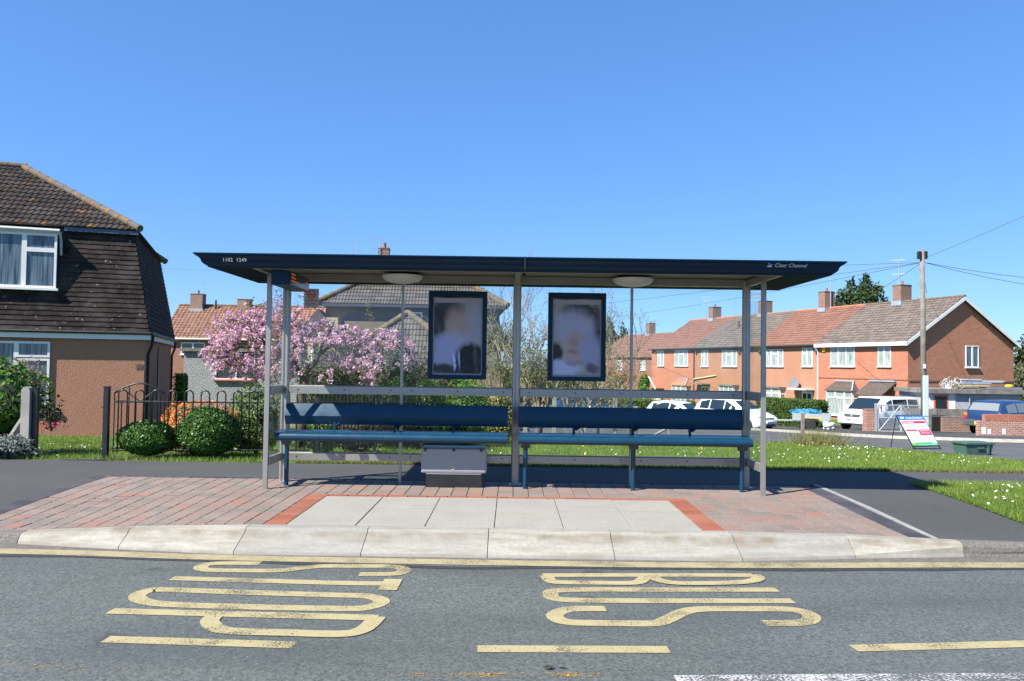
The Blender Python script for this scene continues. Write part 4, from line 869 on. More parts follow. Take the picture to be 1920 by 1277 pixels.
# ================================================================== HIP ROOFED HOUSE BEHIND THE SHELTER
def hip_house():
    F = Frame(P(690, 600, 35).x, 35, math.radians(4)); t = thing('hip_roofed_house', 'brown brick house with grey tiled hipped roof seen through the shelter glass', 'house', (F.o.x, F.o.y, 0), F.a)
    xl = F.hit_y(594, 560, -.3).x; ze = F.hit_y(700, 571, -.3).z; xr = xl+8.4; dep = 3.9; rise = 2.55
    MB().box(xl+.35, xr-.35, 0, 2*dep-.7, -2.3, ze).build('wall', M['buff'], t)
    MB().box(xl, xr, -.32, -.30, ze-.10, ze+.02).build('gutter_board', plain('dark_gutter', (.05, .055, .07), .5), t); MB().box(xl+.02, xr-.02, -.299, .0, ze-.09, ze-.06).build('soffit', M['offwhite'], t)
    y0, y1 = -.3, 2*dep-.3; zr = ze+rise; S = math.hypot(dep, rise)
    rf = MB().add([(xl, y0, ze), (xr, y0, ze), (xr, y1, ze), (xl, y1, ze), (xl+dep, y0+dep, zr), (xr-dep, y0+dep, zr)], [(0, 1, 5, 4), (1, 2, 5), (2, 3, 4, 5), (3, 0, 4), (3, 2, 1, 0)]).build('roof', M['ridge_plain'], t)
    tile_field('roof_tiles', (xl, y0, ze+.01), (1, 0, 0), (0, dep, rise), xr-xl, S, .28, .33, ROLLED, .03, M['tile_grey2'], rf, lambda v: v*dep/S, lambda v: v*dep/S)
    half_round((xl, y0, ze+.06), (xl+dep, y0+dep, zr+.05), .14).build('hip_ridge', M['ridge'], rf, 'auto'); half_round((xr, y0, ze+.06), (xr-dep, y0+dep, zr+.05), .14).build('hip_ridge', M['ridge'], rf, 'auto')
    a = F.hit_y(711, 461, 4.6); b = F.hit_y(730, 480, 4.6); chimney(t, (a.x+b.x)/2, 4.6, b.x-a.x, .7, zr-.8, a.z-.2, M['brick_old'], 1)
    for px, top in ((713, 448), (670, 452)):
        q = F.hit_y(px, top, 4.2); aerial(t, q.x, 4.2, zr-1.2, q.z, ((q.z-.03, .7), (q.z-.45, .7)), .25)
    a = F.hit_y(774, 585, 0); b = F.hit_y(792, 600, 0); win(t, a.x, b.x, b.z-.5, a.z, 0, [(0, 1, 0, 1)], M['window'], b=.07)
    # low gabled wing at the left, cream brick
    a = F.hit_y(578, 590, -1.2); b = F.hit_y(606, 650, -1.2)
    MB().box(a.x, b.x+.6, -1.2, 0, -2.2, a.z-.1).build('wing', brickmat('cream_brick', (.42, .34, .2), (.36, .29, .17), (.4, .35, .25)), t); MB().tube([((a.x+b.x)/2-.1, -1.28, a.z), ((a.x+b.x)/2-.1, -1.28, -2)], .06, 8).build('downpipe', M['white'], t)
    MB().prism([(a.x-.6, a.z-.9), (b.x+.7, a.z-.9), ((a.x+b.x)/2+.1, a.z+.25)], -1.35, 0, 'y').build('wing_roof', M['tile_grey2'], t)
    F2 = Frame(P(760, 600, 29).x, 29, math.radians(2)); g = thing('garage', 'low hipped garage roof of grey tiles with orange lichen on its peak', 'garage', (F2.o.x, F2.o.y, 0), F2.a)
    pk = F2.hit_y(765, 589, 2.3); xl = pk.x-2.9; xr = pk.x+3.1; ze = pk.z-2.25
    MB().box(xl+.3, xr-.3, .3, 5, -2.1, ze).build('wall', M['buff'], g); y0 = 0; zr = pk.z; dep = 2.3
    rf = MB().add([(xl, 0, ze), (xr, 0, ze), (xr, 5, ze), (xl, 5, ze), (pk.x, dep, zr), (pk.x, dep+.6, zr)], [(0, 1, 4), (1, 2, 5, 4), (2, 3, 5), (3, 0, 4, 5), (3, 2, 1, 0)]).build('roof', M['ridge_plain'], g)
    S = math.hypot(dep, zr-ze); tile_field('roof_tiles', (xl, 0, ze+.01), (1, 0, 0), (0, dep, zr-ze), xr-xl, S, .28, .31, ROLLED, .03, M['tile_grey2'], rf, lambda v: v/S*2.9, lambda v: v/S*3.1)
    half_round((xl, 0, ze+.06), (pk.x, dep, zr+.05), .14).build('hip_ridge', M['ridge'], rf, 'auto'); half_round((xr, 0, ze+.06), (pk.x, dep, zr+.05), .14).build('hip_ridge', M['ridge'], rf, 'auto')
hip_house()
# ================================================================== TERRACE ON THE RIGHT
A2 = math.atan2(-.947, .32); TE = Frame(24.64, 49.1, A2); ZG = -2.1; DEP = 4.42
ZE = TE.hit_y(1690, 641, -.3).z; ZRD = TE.hit_x(1805, 556, .2).z; SLP = math.hypot(DEP+.3, ZRD-ZE)
sx_ = lambda px, py=690, y=0: TE.hit_y(px, py, y).x
sz_ = lambda px, py, y=0: TE.hit_y(px, py, y).z
BND = [0, sx_(1533), sx_(1412), sx_(1301), sx_(1222)]
def terr(i, label, wall, tiles, ridge):
    x1, x0 = BND[i], BND[i+1]; t = thing('terraced_house', label, 'house', (TE.o.x, TE.o.y, 0), TE.a, 'houses of the brick and render terrace')
    g = .004
    MB().box(x0+g, x1-g, 0, 2*DEP, ZG-.3, ZE).build('wall', wall, t)
    r1 = x1+.22 if i == 0 else x1-g
    MB().prism([(-.3, ZE), (DEP, ZRD), (2*DEP+.3, ZE), (2*DEP+.3, ZE-.1), (DEP, ZRD-.14), (-.3, ZE-.1)], x0+g, r1).build('roof', ridge, t)
    tile_field('roof_tiles', (x0+g, -.3, ZE+.005), (1, 0, 0), (0, DEP+.3, ZRD-ZE), r1-x0-g, SLP, .33, .345, ((0, .0), (.5, .018), (1, .0)), .034, tiles, t, stagger=True, jit=.006)
    half_round((x0, DEP, ZRD+.03), (r1, DEP, ZRD+.03), .11).build('ridge', ridge, t, 'auto')
    return t
T3 = terr(3, 'brick terraced house with small gabled porch beside the orange rendered one', M['brick'], M['tile_red'], M['ridge_red'])
T2 = terr(2, 'orange rendered terraced house with cream sloping pipe and grey roof', M['render2'], M['tile_grey'], M['ridge_plain'])
T1 = terr(1, 'salmon rendered terraced house with satellite dish and red tiled roof', M['render'], M['tile_red'], M['ridge_red'])
T0 = terr(0, 'red brick end terrace house with white bargeboards and gable window', M['brick'], M['tile_grey'], M['ridge'])
# gable of the end house
MB().prism([(0, ZE-.002), (2*DEP, ZE-.002), (DEP, ZRD-.18)], -.25, -.001).build('gable_wall', M['brick'], T0)
for s_ in (0, 1):
    a = Vector((0, -.34, ZE-.05)) if not s_ else Vector((0, 2*DEP+.34, ZE-.05)); b = Vector((0, DEP, ZRD-.03)); o_ = Vector((0, 0, -.22))
    MB().add([(x, *p) for x in (.225, .26) for p in ((a.y, a.z-.2), (b.y, b.z-.2), (b.y, b.z+.02), (a.y, a.z+.04))], [(3, 2, 1, 0), (4, 5, 6, 7), (0, 1, 5, 4), (1, 2, 6, 5), (2, 3, 7, 6), (3, 0, 4, 7)]).build('bargeboard', M['white'], T0)
    MB().add([(x, *p) for x in (0.002, .224) for p in ((a.y, a.z-.05), (b.y, b.z-.05), (b.y, b.z-.02), (a.y, a.z-.02))], [(3, 2, 1, 0), (4, 5, 6, 7), (0, 1, 5, 4), (1, 2, 6, 5), (2, 3, 7, 6), (3, 0, 4, 7)]).build('verge_soffit', M['offwhite'], T0)
MB().box(BND[1], .26, -.34, -.31, ZE-.22, ZE+.02).build('fascia_board', M['white'], T0); MB().box(BND[1], .2, -.30, -.005, ZE-.2, ZE-.17).build('soffit', M['white'], T0)
MB().box(BND[1]+.1, -.002, -.03, -.002, sz_(1620, 709)-.08, sz_(1620, 709)).build('brick_band', M['brick2'], T0); MB().box(.002, .03, .05, 2*DEP-.05, sz_(1703, 712)-.1, sz_(1703, 712)).build('brick_band', M['brick2'], T0)
for t, (b0, b1) in ((T1, (BND[2], BND[1])), (T2, (BND[3], BND[2])), (T3, (BND[4]-.2, BND[3]))): MB().tube([(b0, -.34, ZE-.03), (b1, -.34, ZE-.03)], .055, 6).build('gutter', M['trim'], t)
MB().tube([(BND[1]+.1, -.3, ZE-.2), (BND[1]+.1, -.06, ZE-.55), (BND[1]+.1, -.06, ZG)], .05, 6).build('downpipe', M['white'], T0); MB().tube([(BND[3]+.1, -.3, ZE-.2), (BND[3]+.1, -.06, ZE-.5), (BND[3]+.1, -.06, ZG)], .05, 6).build('downpipe', M['black'], T2)
def fwin(t, p0, p1, y0, y1, panes, glass=None, b=.05):
    return win(t, sx_(p0), sx_(p1), sz_((p0+p1)/2, y1), sz_((p0+p1)/2, y0), 0, panes, glass or M['net'], b=b, d=.05)
THREE = [(0, .33, 0, 1), (.33, .67, 0, 1), (.67, 1, 0, 1)]; TOP3 = [(0, .3, 0, 1), (.3, .7, 0, .72), (.3, .7, .72, 1), (.7, 1, 0, 1)]; TWO = [(0, .5, 0, 1), (.5, 1, 0, 1)]; ONE3 = [(0, .45, 0, .68), (0, .45, .68, 1), (.45, 1, 0, 1)]
fwin(T0, 1558, 1603, 649, 687, THREE); fwin(T0, 1647, 1671, 646, 687, TWO)
fwin(T1, 1437.5, 1469, 655, 687, TOP3); fwin(T1, 1504.5, 1524, 652, 687, ONE3)
fwin(T2, 1354.5, 1382, 657, 687, TOP3); fwin(T2, 1315.5, 1328, 657, 687, ONE3)
fwin(T3, 1265.5, 1290, 656, 686, TOP3, M['net']); fwin(T3, 1233.5, 1245, 658, 686, ONE3)
a = TE.hit_x(1810, 648, 0); b = TE.hit_x(1834.5, 689, 0)
win(T0, a.y, b.y, b.z, a.z, 0, TWO, M['net_dark'], Matrix.Rotation(math.pi/2, 4, 'Z') @ Matrix.Translation((0, 0, 0)), b=.06)
def chim(t, p0, p1, yt_, yb_, x_in=0, pots=1, mat=None):
    a = TE.hit_y(p0, yt_, DEP); b = TE.hit_y(p1, yb_, DEP); w_ = .75
    chimney(t, (a.x+b.x)/2, DEP, w_, .95, ZRD-.35, a.z, mat or M['brick_old'], pots)
chim(T3, 1331, 1350, 578, 600); chim(T2, 1425, 1445, 567, 590, pots=0); chim(T1, 1538, 1562, 550, 576); chim(T0, 1677, 1706, 538, 566)
for t, px, y0, bars in ((T3, 1329, 556, (0, .35, .7)), (T2, 1422, 546, (0, .35, .75)), (T1, 1565, 510, (0,)), (T0, 1694.5, 485, (0, 1.0))):
    q = TE.hit_y(px, y0, DEP); aerial(t, q.x-.45, DEP, ZRD, q.z, [(q.z-.05-k, .9) for k in bars], .6, .032)
q = TE.hit_y(1385, 602, DEP-1.8); MB().tube([(q.x, DEP-1.8, q.z-1.0), (q.x, DEP-1.8, q.z)], .09, 8).build('flue_pipe', M['trim'], T2)
def bay(t, p0, p1, ytop, ybot, yroof, tiled, panes, glass=None):
    y = -.55; x0, x1 = sx_(p0, 750, y), sx_(p1, 750, -.15); z1, z0 = sz_((p0+p1)/2, ytop, y), sz_((p0+p1)/2, ybot, y)
    MB().box(x0, x1, y+.05, 0, ZG-.2, z0-.03).build('bay_wall', M['brick'] if tiled else M['render'], t)
    MB().box(x0+.03, x1-.03, y+.05, -.002, z0-.03, z1-.02).build('bay_core', M['white'], t)
    win(t, x0, x1, z0, z1, y+.049, panes, glass or M['net'], b=.05, name='bay_window')
    win(t, .05, -y-.03, z0, z1, 0, [(0, 1, 0, .72), (0, 1, .72, 1)], M['net'], Matrix.Translation((x1-.029, 0, 0)) @ Matrix.Rotation(math.pi/2, 4, 'Z') @ Matrix.Translation((-.5, 0, 0)), b=.05, sill=False, name='bay_side_window')
    if tiled:
        zr = sz_((p0+p1)/2, yroof, 0); i_ = .4
        MB().add([(x0-.12, y-.1, z1+.01), (x1+.12, y-.1, z1+.01), (x1+.12, 0, z1+.01), (x0-.12, 0, z1+.01), (x0+i_, -.01, zr), (x1-i_, -.01, zr)], [(0, 1, 5, 4), (1, 2, 5), (3, 0, 4), (2, 3, 4, 5), (3, 2, 1, 0)]).build('bay_roof', tiled, t)
        MB().box(x0+i_-.1, x1-i_+.1, -.12, -.001, zr-.05, zr+.04).build('bay_flashing', M['lead'], t)
        MB().tube([(x1+.12, y-.1, z1+.03), (x1-i_, -.05, zr)], .06, 6).build('hip_flashing', M['lead'], t)
    else: MB().box(x0-.1, x1+.1, y-.1, 0, z1+.003, z1+.12).build('bay_roof', M['concrete_dark'], t)
M['tile_brown'] = plain('brown_tile', (.075, .056, .047), .85, 0, .25, 5, .6, 8)
M['tile_terra'] = plain('terracotta_tile', (.36, .14, .09), .85, 0, .2, 5, .6, 8)
BAYP = [(0, .5, 0, .74), (0, .5, .74, 1), (.5, 1, 0, .74), (.5, 1, .74, 1)]
bay(T0, 1549, 1606, 733, 779, 714, M['tile_brown'], [(0, .72, 0, .72), (0, .36, .72, 1), (.36, .72, .72, 1), (.72, 1, 0, .72), (.72, 1, .72, 1)])
bay(T1, 1432, 1469, 728, 764, 0, None, BAYP); bay(T2, 1348, 1382, 724, 762, 0, None, THREE); bay(T3, 1259, 1292, 723, 762, 709, M['tile_terra'], THREE)
def door(t, p0, p1, ytop, mat, y=0):
    x0, x1 = sx_(p0), sx_(p1); z1 = sz_((p0+p1)/2, ytop); o = MB().box(x0, x1, -.05, -.002, ZG+.12, z1).build('door', mat, t)
    MB().box(x0+.12, x0+(x1-x0)*.45, -.06, -.0505, ZG+1.0, z1-.15).build('pane', M['window'], o); MB().box(x1-(x1-x0)*.45, x1-.12, -.06, -.0505, ZG+1.0, z1-.15).build('pane', M['window'], o)
    MB().box(x0+.05, x0+.09, -.09, -.0505, ZG+1.0, ZG+1.12).build('handle', M['galv'], o)
door(T1, 1504.5, 1524, 734, M['white']); door(T2, 1316, 1330, 724, M['white']); door(T0, 1634, 1655, 742, M['trim']); door(T3, 1228, 1240, 735, M['offwhite'])
MB().box(sx_(1494), sx_(1528), -.85, -.001, sz_(1510, 731), sz_(1510, 728)).build('door_canopy', M['offwhite'], T1); MB().box(sx_(1308), sx_(1332), -.85, -.001, sz_(1320, 721), sz_(1320, 719)).build('door_canopy', M['concrete_dark'], T2)
# tiled lean-to porch on the end house
x0, x1 = sx_(1634), sx_(1680); z1, z0 = sz_(1660, 716), sz_(1640, 741, -1.2)
MB().add([(x0-.15, -1.25, z0), (x1+.05, -1.25, z0), (x1+.05, -.01, z1), (x0-.15, -.01, z1), (x0-.15, -1.25, z0-.08), (x1+.05, -1.25, z0-.08), (x1+.05, -.01, z1-.08), (x0-.15, -.01, z1-.08)], [(0, 1, 2, 3), (7, 6, 5, 4), (0, 4, 5, 1), (1, 5, 6, 2), (2, 6, 7, 3), (3, 7, 4, 0)]).build('porch_roof', M['tile_brown'], T0)
MB().box(x0-.1, x1, -.14, -.002, z1, z1+.1).build('porch_flashing', M['lead'], T0); MB().box(x1-.08, x1, -1.1, -1.0, ZG, z0).build('porch_post', M['white'], T0); MB().box(x1-.06, x1-.02, -.99, -.01, ZG, z0-.1).build('porch_screen', M['offwhite'], T0)
# small gabled porch on the far house
x0, x1 = sx_(1224), sx_(1244); za = sz_(1230, 708, -.9); zb2 = sz_(1230, 728, -.9)
MB().prism([(x0-.2, zb2), (x1+.2, zb2), ((x0+x1)/2, za)], -1.0, -.002, 'y').build('porch_roof', M['tile_terra'], T3)
for s_, xx in ((0, x0-.25), (1, x1+.25)): MB().tube([(xx, -1.03, zb2-.05), ((x0+x1)/2, -1.03, za+.06)], .06, 6).build('porch_bargeboard', M['white'], T3)
for xx in (x0-.1, x1+.1): MB().box(xx-.05, xx+.05, -.98, -.88, ZG, zb2).build('porch_post', M['offwhite'], T3)
a = Vector((sx_(1301.5), -.08, sz_(1301.5, 711))); b = Vector((sx_(1344), -.08, sz_(1344, 704))); MB().tube([a+Vector((0, 0, -.4)), a, b], .05, 6).build('sloping_pipe', plain('cream_pipe', (.6, .52, .36), .6), T2)
# satellite dish, lamps, alarm box
q = Vector((sx_(1489.5, 719, -.4), -.4, sz_(1489.5, 719, -.4))); mt = Matrix.Translation(q) @ Euler((math.radians(78), 0, math.radians(25))).to_matrix().to_4x4()
ds = MB().lathe([(.40, .06), (.34, .03), (.2, .0), (.001, -.015), (.2, .012), (.34, .042)], 20, mt).build('satellite_dish', plain('dish_grey', (.13, .13, .14), .6), T1); MB().tube([q, q+Vector((0, .42, -.1))], .03, 6).build('dish_arm', M['trim'], ds)
for t, px, py in ((T1, 1532, 658), (T1, 1426, 660), (T2, 1388, 661), (T2, 1307, 661)): q = Vector((sx_(px, py), -.12, sz_(px, py))); MB().lathe([(.02, -.12), (.10, -.06), (.12, 0), (.06, .08)], 10, Matrix.Translation(q)).build('security_lamp', M['trim'], t)
q = Vector((sx_(1546, 655), -.1, sz_(1546, 655))); MB().box(q.x-.14, q.x+.14, -.1, -.002, q.z-.16, q.z+.16).build('alarm_box', plain('alarm_yellow', (.75, .42, .02), .5), T0)
# brick houses farther up the street
def far_house(px, D, w_, label, ridge_y, eave_y, mat, tile, ang):
    F = Frame(P(px, 650, D).x, D, ang); t = thing('brick_house', label, 'house', (F.o.x, F.o.y, 0), F.a); zr = P(px, ridge_y, D).z; ze = P(px, eave_y, D).z; dp = 4
    MB().box(-w_, 0, 0, 2*dp, -2.4, ze).build('wall', mat, t); MB().prism([(-.3, ze), (dp, zr), (2*dp+.3, ze), (2*dp+.3, ze-.1), (dp, zr-.15), (-.3, ze-.1)], -w_-.2, .2).build('roof', M['ridge_red'], t); MB().prism([(0, ze-.01), (2*dp, ze-.01), (dp, zr-.2)], -.3, .05).build('gable_wall', M['tile_brown'], t)
    tile_field('roof_tiles', (-w_-.2, -.3, ze+.01), (1, 0, 0), (0, dp+.3, zr-ze), w_+.4, math.hypot(dp+.3, zr-ze), .4, .4, FLAT, .04, tile, t, stagger=True)
    chimney(t, -w_*.45, dp, .9, .9, zr-.4, zr+1.3, M['brick_old'], 1)
    for k in range(3): win(t, -w_*(.2+.28*k)-.6, -w_*(.2+.28*k)+.6, ze-1.7, ze-.5, 0, TWO, M['net'], b=.08); win(t, -w_*(.2+.28*k)-.7, -w_*(.2+.28*k)+.7, ze-4.5, ze-3.0, 0, TWO, M['net'], b=.08)
    return t
fh = far_house(1240, 92, 22, 'brick house with pinkish tiled roof standing beyond the gabled-porch house', 619, 668, M['brick2'], M['tile_red'], A2)
q = fh; aerial(fh, -7, 4, 4.5, 8.6, ((8.4, 1.4),), .5, .03)
# ================================================================== RAILINGS AND GATE
def hoop_mesh(h, w_, r=.011):
    pts = [(-w_/2, 0, 0), (-w_/2, 0, h-w_/2)] + [(w_/2*math.cos(a), 0, h-w_/2+w_/2*math.sin(a)) for a in np.linspace(math.pi, 0, 9)[1:-1]] + [(w_/2, 0, h-w_/2), (w_/2, 0, 0)]
    m = MB().tube(pts, r, 6); me = bpy.data.meshes.new('hoop'); me.from_pydata(m.v, [], m.f); me.polygons.foreach_set('use_smooth', [True]*len(me.polygons)); me.materials.append(M['blackiron']); me.update(); return me
def railing(p0, p1, h, label, zf, n_hoops=None, sp=.227, posts=()):
    p0, p1 = Vector(p0), Vector(p1); L = (p1-p0).length; d = (p1-p0)/L; t = thing('hooped_railing', label, 'railing', (p0.x, p0.y, 0), math.atan2(d.y, d.x))
    me = hoop_mesh(h-.08, .118); k = int(L/sp)
    for i in range(k):
        s = sp*(i+.5); q = p0+d*s; o = bpy.data.objects.new('hoop', me); C.objects.link(o); o.parent = t; o.location = (s, 0, zf(q.x, q.y)+.08)
    for zz in (.10, h-.17):
        m = MB(); pts = [(s, 0, zf(*(p0+d*s))+zz) for s in np.linspace(0, L, 6)]; m.tube(pts, .012, 6).build('rail', M['blackiron'], t)
    for s in posts: q = p0+d*s; z = zf(q.x, q.y); MB().box(s-.02, s+.02, -.045, -.005, z-.05, z+h-.1).build('post', M['blackiron'], t)
    return t
gp = P(199, 800, 11.35); CORN = (-2.98, 11.75)
ZFENCE = lambda x, y: 0.0
railing((gp.x+.10, 11.37), CORN, .965, 'black hooped iron railing along the footway behind the round box bushes', ZFENCE)
SIDE_END = (CORN[0]+.34*7.4, CORN[1]+.94*7.4)
railing((CORN[0]+.03, CORN[1]+.06), SIDE_END, .965, 'black hooped iron railing running back from the corner along the lawn edge', lambda x, y: -.045*(y-11.75)+.02, posts=(.05, 1.8, 3.6, 5.4, 7.2))
MB_ = MB().box(-.036, .036, -.036, .036, -.02, 1.0)
gpt = thing('gate_post', 'square black steel gate post at the end of the hooped railing', 'gate post', (gp.x, 11.35, 0)); MB_.build('shaft', M['blackiron'], gpt, bevel=.006); MB().box(-.04, .04, -.04, .04, 1.001, 1.015).build('cap', M['blackiron'], gpt)
for z in (.17, .72): MB().tube([(-.075, 0, z), (-.034, 0, z)], .012, 6).build('hinge_pin', M['blackiron'], gpt)
gt = thing('garden_gate', 'black iron garden gate with arched top and V brace standing open', 'gate', (gp.x+.05, 11.47, 0), math.radians(6)); GW = .70
for z in (.12, .80): MB().tube([(0, 0, z), (GW, 0, z)], .010, 6).build('gate_rail', M['blackiron'], gt)
pts = [(GW*t, 0, .92+.14*math.sin(math.pi*t)) for t in np.linspace(0, 1, 13)]; MB().tube(pts, .013, 6).build('arch', M['blackiron'], gt, True)
MB().tube([(.10, 0, .99), (GW/2, 0, .80)], .008, 6).build('brace', M['blackiron'], gt); MB().tube([(GW-.10, 0, .99), (GW/2, 0, .80)], .008, 6).build('brace', M['blackiron'], gt)
for i in range(8):
    x = GW*i/7; zt = .92+.14*math.sin(math.pi*i/7) if i in (0, 7, 2, 5) else .80
    MB().tube([(x, 0, .06 if i in (0, 7) else .12), (x, 0, zt)], .009, 6).build('bar', M['blackiron'], gt)
# left boundary: concrete post, black post, leaning strut
cp = P(52, 800, 11.45)
t = thing('concrete_post', 'round-topped concrete fence post beside the black gate stop', 'post', (cp.x, 11.42, 0))
MB().prism([(-.062, -.05), (.062, -.05), (.062, .93), (.045, .975), (.01, .995), (-.03, .985), (-.062, .95)], -.05, .05, 'y').build('shaft', M['concrete'], t)
MB().tube([(-.07, .06, .55), (-.55, .25, -.05)], .045, 6).build('raking_strut', M['concrete'], t)
t = thing('gate_stop_post', 'slim black steel post fixed against the concrete fence post', 'post', (cp.x+.115, 11.45, 0)); MB().box(-.045, .03, -.03, .03, -.02, .975).build('shaft', M['blackiron'], t, bevel=.005); MB().box(-.05, .035, -.035, .035, .976, .985).build('cap', M['blackiron'], t); MB().box(.031, .05, -.02, .02, .55, .62).build('latch', M['blackiron'], t)
t = thing('wire_fence_post', 'thin round galvanised post between the glossy bush and concrete post', 'post', (cp.x-.115, 11.5, 0)); MB().tube([(0, 0, -.02), (0, 0, .93)], .018, 8).build('shaft', M['galv'], t); MB().lathe([(.022, .931), (.02, .945), (.004, .952)], 8).build('cap', M['galv'], t)
# ================================================================== PLANTS
def leaf_cloud(name, Cn, size, mat, par, aspect=.55, nrm=None, up=.3, fold=True):
    """Cn (n,3) leaf centres; each leaf is a small diamond facing roughly outwards"""
    Cn = np.asarray(Cn, dtype=np.float64); k = len(Cn); sz = size*RNG.uniform(.6, 1.3, k)[:, None]
    a = RNG.normal(0, 1, (k, 3))
    if nrm is not None: a = a*.75 + np.asarray(nrm)*1.1
    a[:, 2] += up; a /= np.linalg.norm(a, axis=1)[:, None]
    b = np.cross(a, RNG.normal(0, 1, (k, 3))); b /= np.linalg.norm(b, axis=1)[:, None]; c = np.cross(a, b)
    V = np.stack([Cn-b*sz, Cn-c*sz*aspect+a*sz*.15, Cn+b*sz, Cn+c*sz*aspect+a*sz*.15], 1).reshape(-1, 3)
    return npmesh(name, V, np.arange(4*k).reshape(-1, 4), mat, par)
def lump(d, seed, amp=.14):
    f = np.zeros(len(d)); r = np.random.default_rng(seed)
    for i in range(7):
        w_ = r.normal(0, 2.6, 3); f += np.sin(d@w_*1.3 + r.uniform(0, 6.28))
    return 1 + amp*f/3
def shell(cn, rad, n_, seed, depth=.28, amp=.14, flat=None):
    d = RNG.normal(0, 1, (n_, 3)); d /= np.linalg.norm(d, axis=1)[:, None]
    r = lump(d, seed, amp)*(1-depth*RNG.uniform(0, 1, n_)**1.6)
    p = d*r[:, None]*np.array(rad) + np.array(cn)
    if flat is not None:
        m = p[:, 2] > flat; p, d = p[m], d[m]
    return p, d
def shrub(name, label, cat, box, Y, leaf, n_, mat, seed=1, depth=.28, amp=.14, core=None, ryf=.85, group=None, aspect=.55, base=None, extra=None, coref=.78):
    x0, x1, yt_, yb_ = box; a = P(x0, yt_, Y); b = P(x1, yb_, Y); cx = (a.x+b.x)/2; zb_ = b.z if base is None else base
    rx = (b.x-a.x)/2; rz = (a.z-zb_)/2; t = thing(name, label, cat, (cx, Y, zb_), 0, group); cn = (0, 0, rz)
    if core is not None:
        bm = bmesh.new(); bmesh.ops.create_icosphere(bm, subdivisions=3, radius=1)
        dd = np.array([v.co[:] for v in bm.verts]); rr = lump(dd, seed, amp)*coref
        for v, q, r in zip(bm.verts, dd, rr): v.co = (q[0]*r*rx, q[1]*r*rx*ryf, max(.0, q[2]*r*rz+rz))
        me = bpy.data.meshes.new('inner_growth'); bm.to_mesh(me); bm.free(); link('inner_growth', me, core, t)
    p, d = shell(cn, (rx, rx*ryf, rz), n_, seed, depth, amp, 0)
    leaf_cloud('foliage', p, leaf, mat, t, aspect, d)
    m = MB()
    for i in range(5):
        q = 1.2*i; m.tube([(0, 0, -.03), (math.cos(q)*rx*.3, math.sin(q)*rx*.3, rz*.7), (math.cos(q)*rx*.5, math.sin(q)*rx*.5, rz*1.3)], .02, 5, True, .008)
    m.build('stems', M['bark'], t)
    if extra: extra(t, cn, (rx, rx*ryf, rz), seed, amp)
    return t
M['box_leaf'] = leafmat('box_leaf', (.022, .075, .010), (.085, .19, .025), .25, .35, 8)
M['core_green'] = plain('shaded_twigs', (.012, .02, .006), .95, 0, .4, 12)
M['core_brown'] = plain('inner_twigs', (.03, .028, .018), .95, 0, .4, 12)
M['laurel'] = leafmat('glossy_leaf', (.03, .09, .012), (.12, .23, .03), .25, .3, 5)
M['silver'] = leafmat('silver_leaf', (.10, .13, .11), (.26, .29, .26), .2, .7, 7)
M['olive'] = leafmat('olive_leaf', (.06, .115, .03), (.17, .25, .07), .3, .5, 5)
M['bright'] = leafmat('bright_green_leaf', (.06, .15, .012), (.16, .30, .03), .35, .45, 3)
M['darkgreen'] = leafmat('dark_evergreen_leaf', (.010, .022, .008), (.045, .062, .02), .15, .5, 4)
M['brownleaf'] = leafmat('brown_tinged_leaf', (.05, .045, .02), (.13, .095, .04), .2, .6, 3)
M['yellowleaf'] = leafmat('yellow_variegated_leaf', (.30, .30, .05), (.55, .47, .10), .3, .5, 4)
M['orange_bloom'] = leafmat('orange_blossom', (.60, .13, .03), (.75, .28, .08), .3, .6, 9)
M['hedge'] = leafmat('privet_hedge_leaf', (.035, .085, .012), (.11, .19, .03), .25, .5, 2.5)
M['conifer'] = leafmat('conifer_spray', (.018, .045, .014), (.07, .11, .028), .2, .6, .7)
M['faroak'] = leafmat('far_tree_leaf', (.04, .06, .02), (.11, .13, .05), .2, .7, .5)
M['seed'] = leafmat('dry_seed_heads', (.22, .17, .12), (.36, .29, .22), .3, .8, 9)
M['bud'] = leafmat('bud_leaf', (.13, .13, .03), (.25, .24, .07), .35, .6, 2)
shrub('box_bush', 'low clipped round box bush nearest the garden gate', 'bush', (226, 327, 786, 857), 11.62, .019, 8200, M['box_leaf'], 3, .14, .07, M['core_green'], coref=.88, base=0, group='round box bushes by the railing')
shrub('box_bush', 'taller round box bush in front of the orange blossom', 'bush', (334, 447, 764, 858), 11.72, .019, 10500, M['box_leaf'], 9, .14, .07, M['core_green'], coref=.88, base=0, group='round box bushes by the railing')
def blooms(t, cn, rad, seed, amp):
    p, d = shell(cn, tuple(r*1.03 for r in rad), 2600, seed, .12, amp, rad[2]*.4); leaf_cloud('blossom', p, .021, M['orange_bloom'], t, .8, d)
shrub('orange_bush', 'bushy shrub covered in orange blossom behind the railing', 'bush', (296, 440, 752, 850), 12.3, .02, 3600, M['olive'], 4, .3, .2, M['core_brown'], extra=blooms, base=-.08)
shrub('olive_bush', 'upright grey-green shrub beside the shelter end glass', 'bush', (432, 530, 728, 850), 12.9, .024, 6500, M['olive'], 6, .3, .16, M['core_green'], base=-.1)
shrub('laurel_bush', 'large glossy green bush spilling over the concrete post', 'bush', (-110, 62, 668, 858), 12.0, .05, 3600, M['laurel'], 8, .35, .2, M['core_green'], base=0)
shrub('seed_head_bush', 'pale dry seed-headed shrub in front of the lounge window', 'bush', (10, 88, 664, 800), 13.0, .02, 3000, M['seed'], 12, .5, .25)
shrub('silver_plant', 'low silvery-leaved plant at the foot of the concrete post', 'plant', (-60, 58, 815, 868), 11.25, .024, 3600, M['silver'], 13, .5, .3, M['core_green'], base=0)
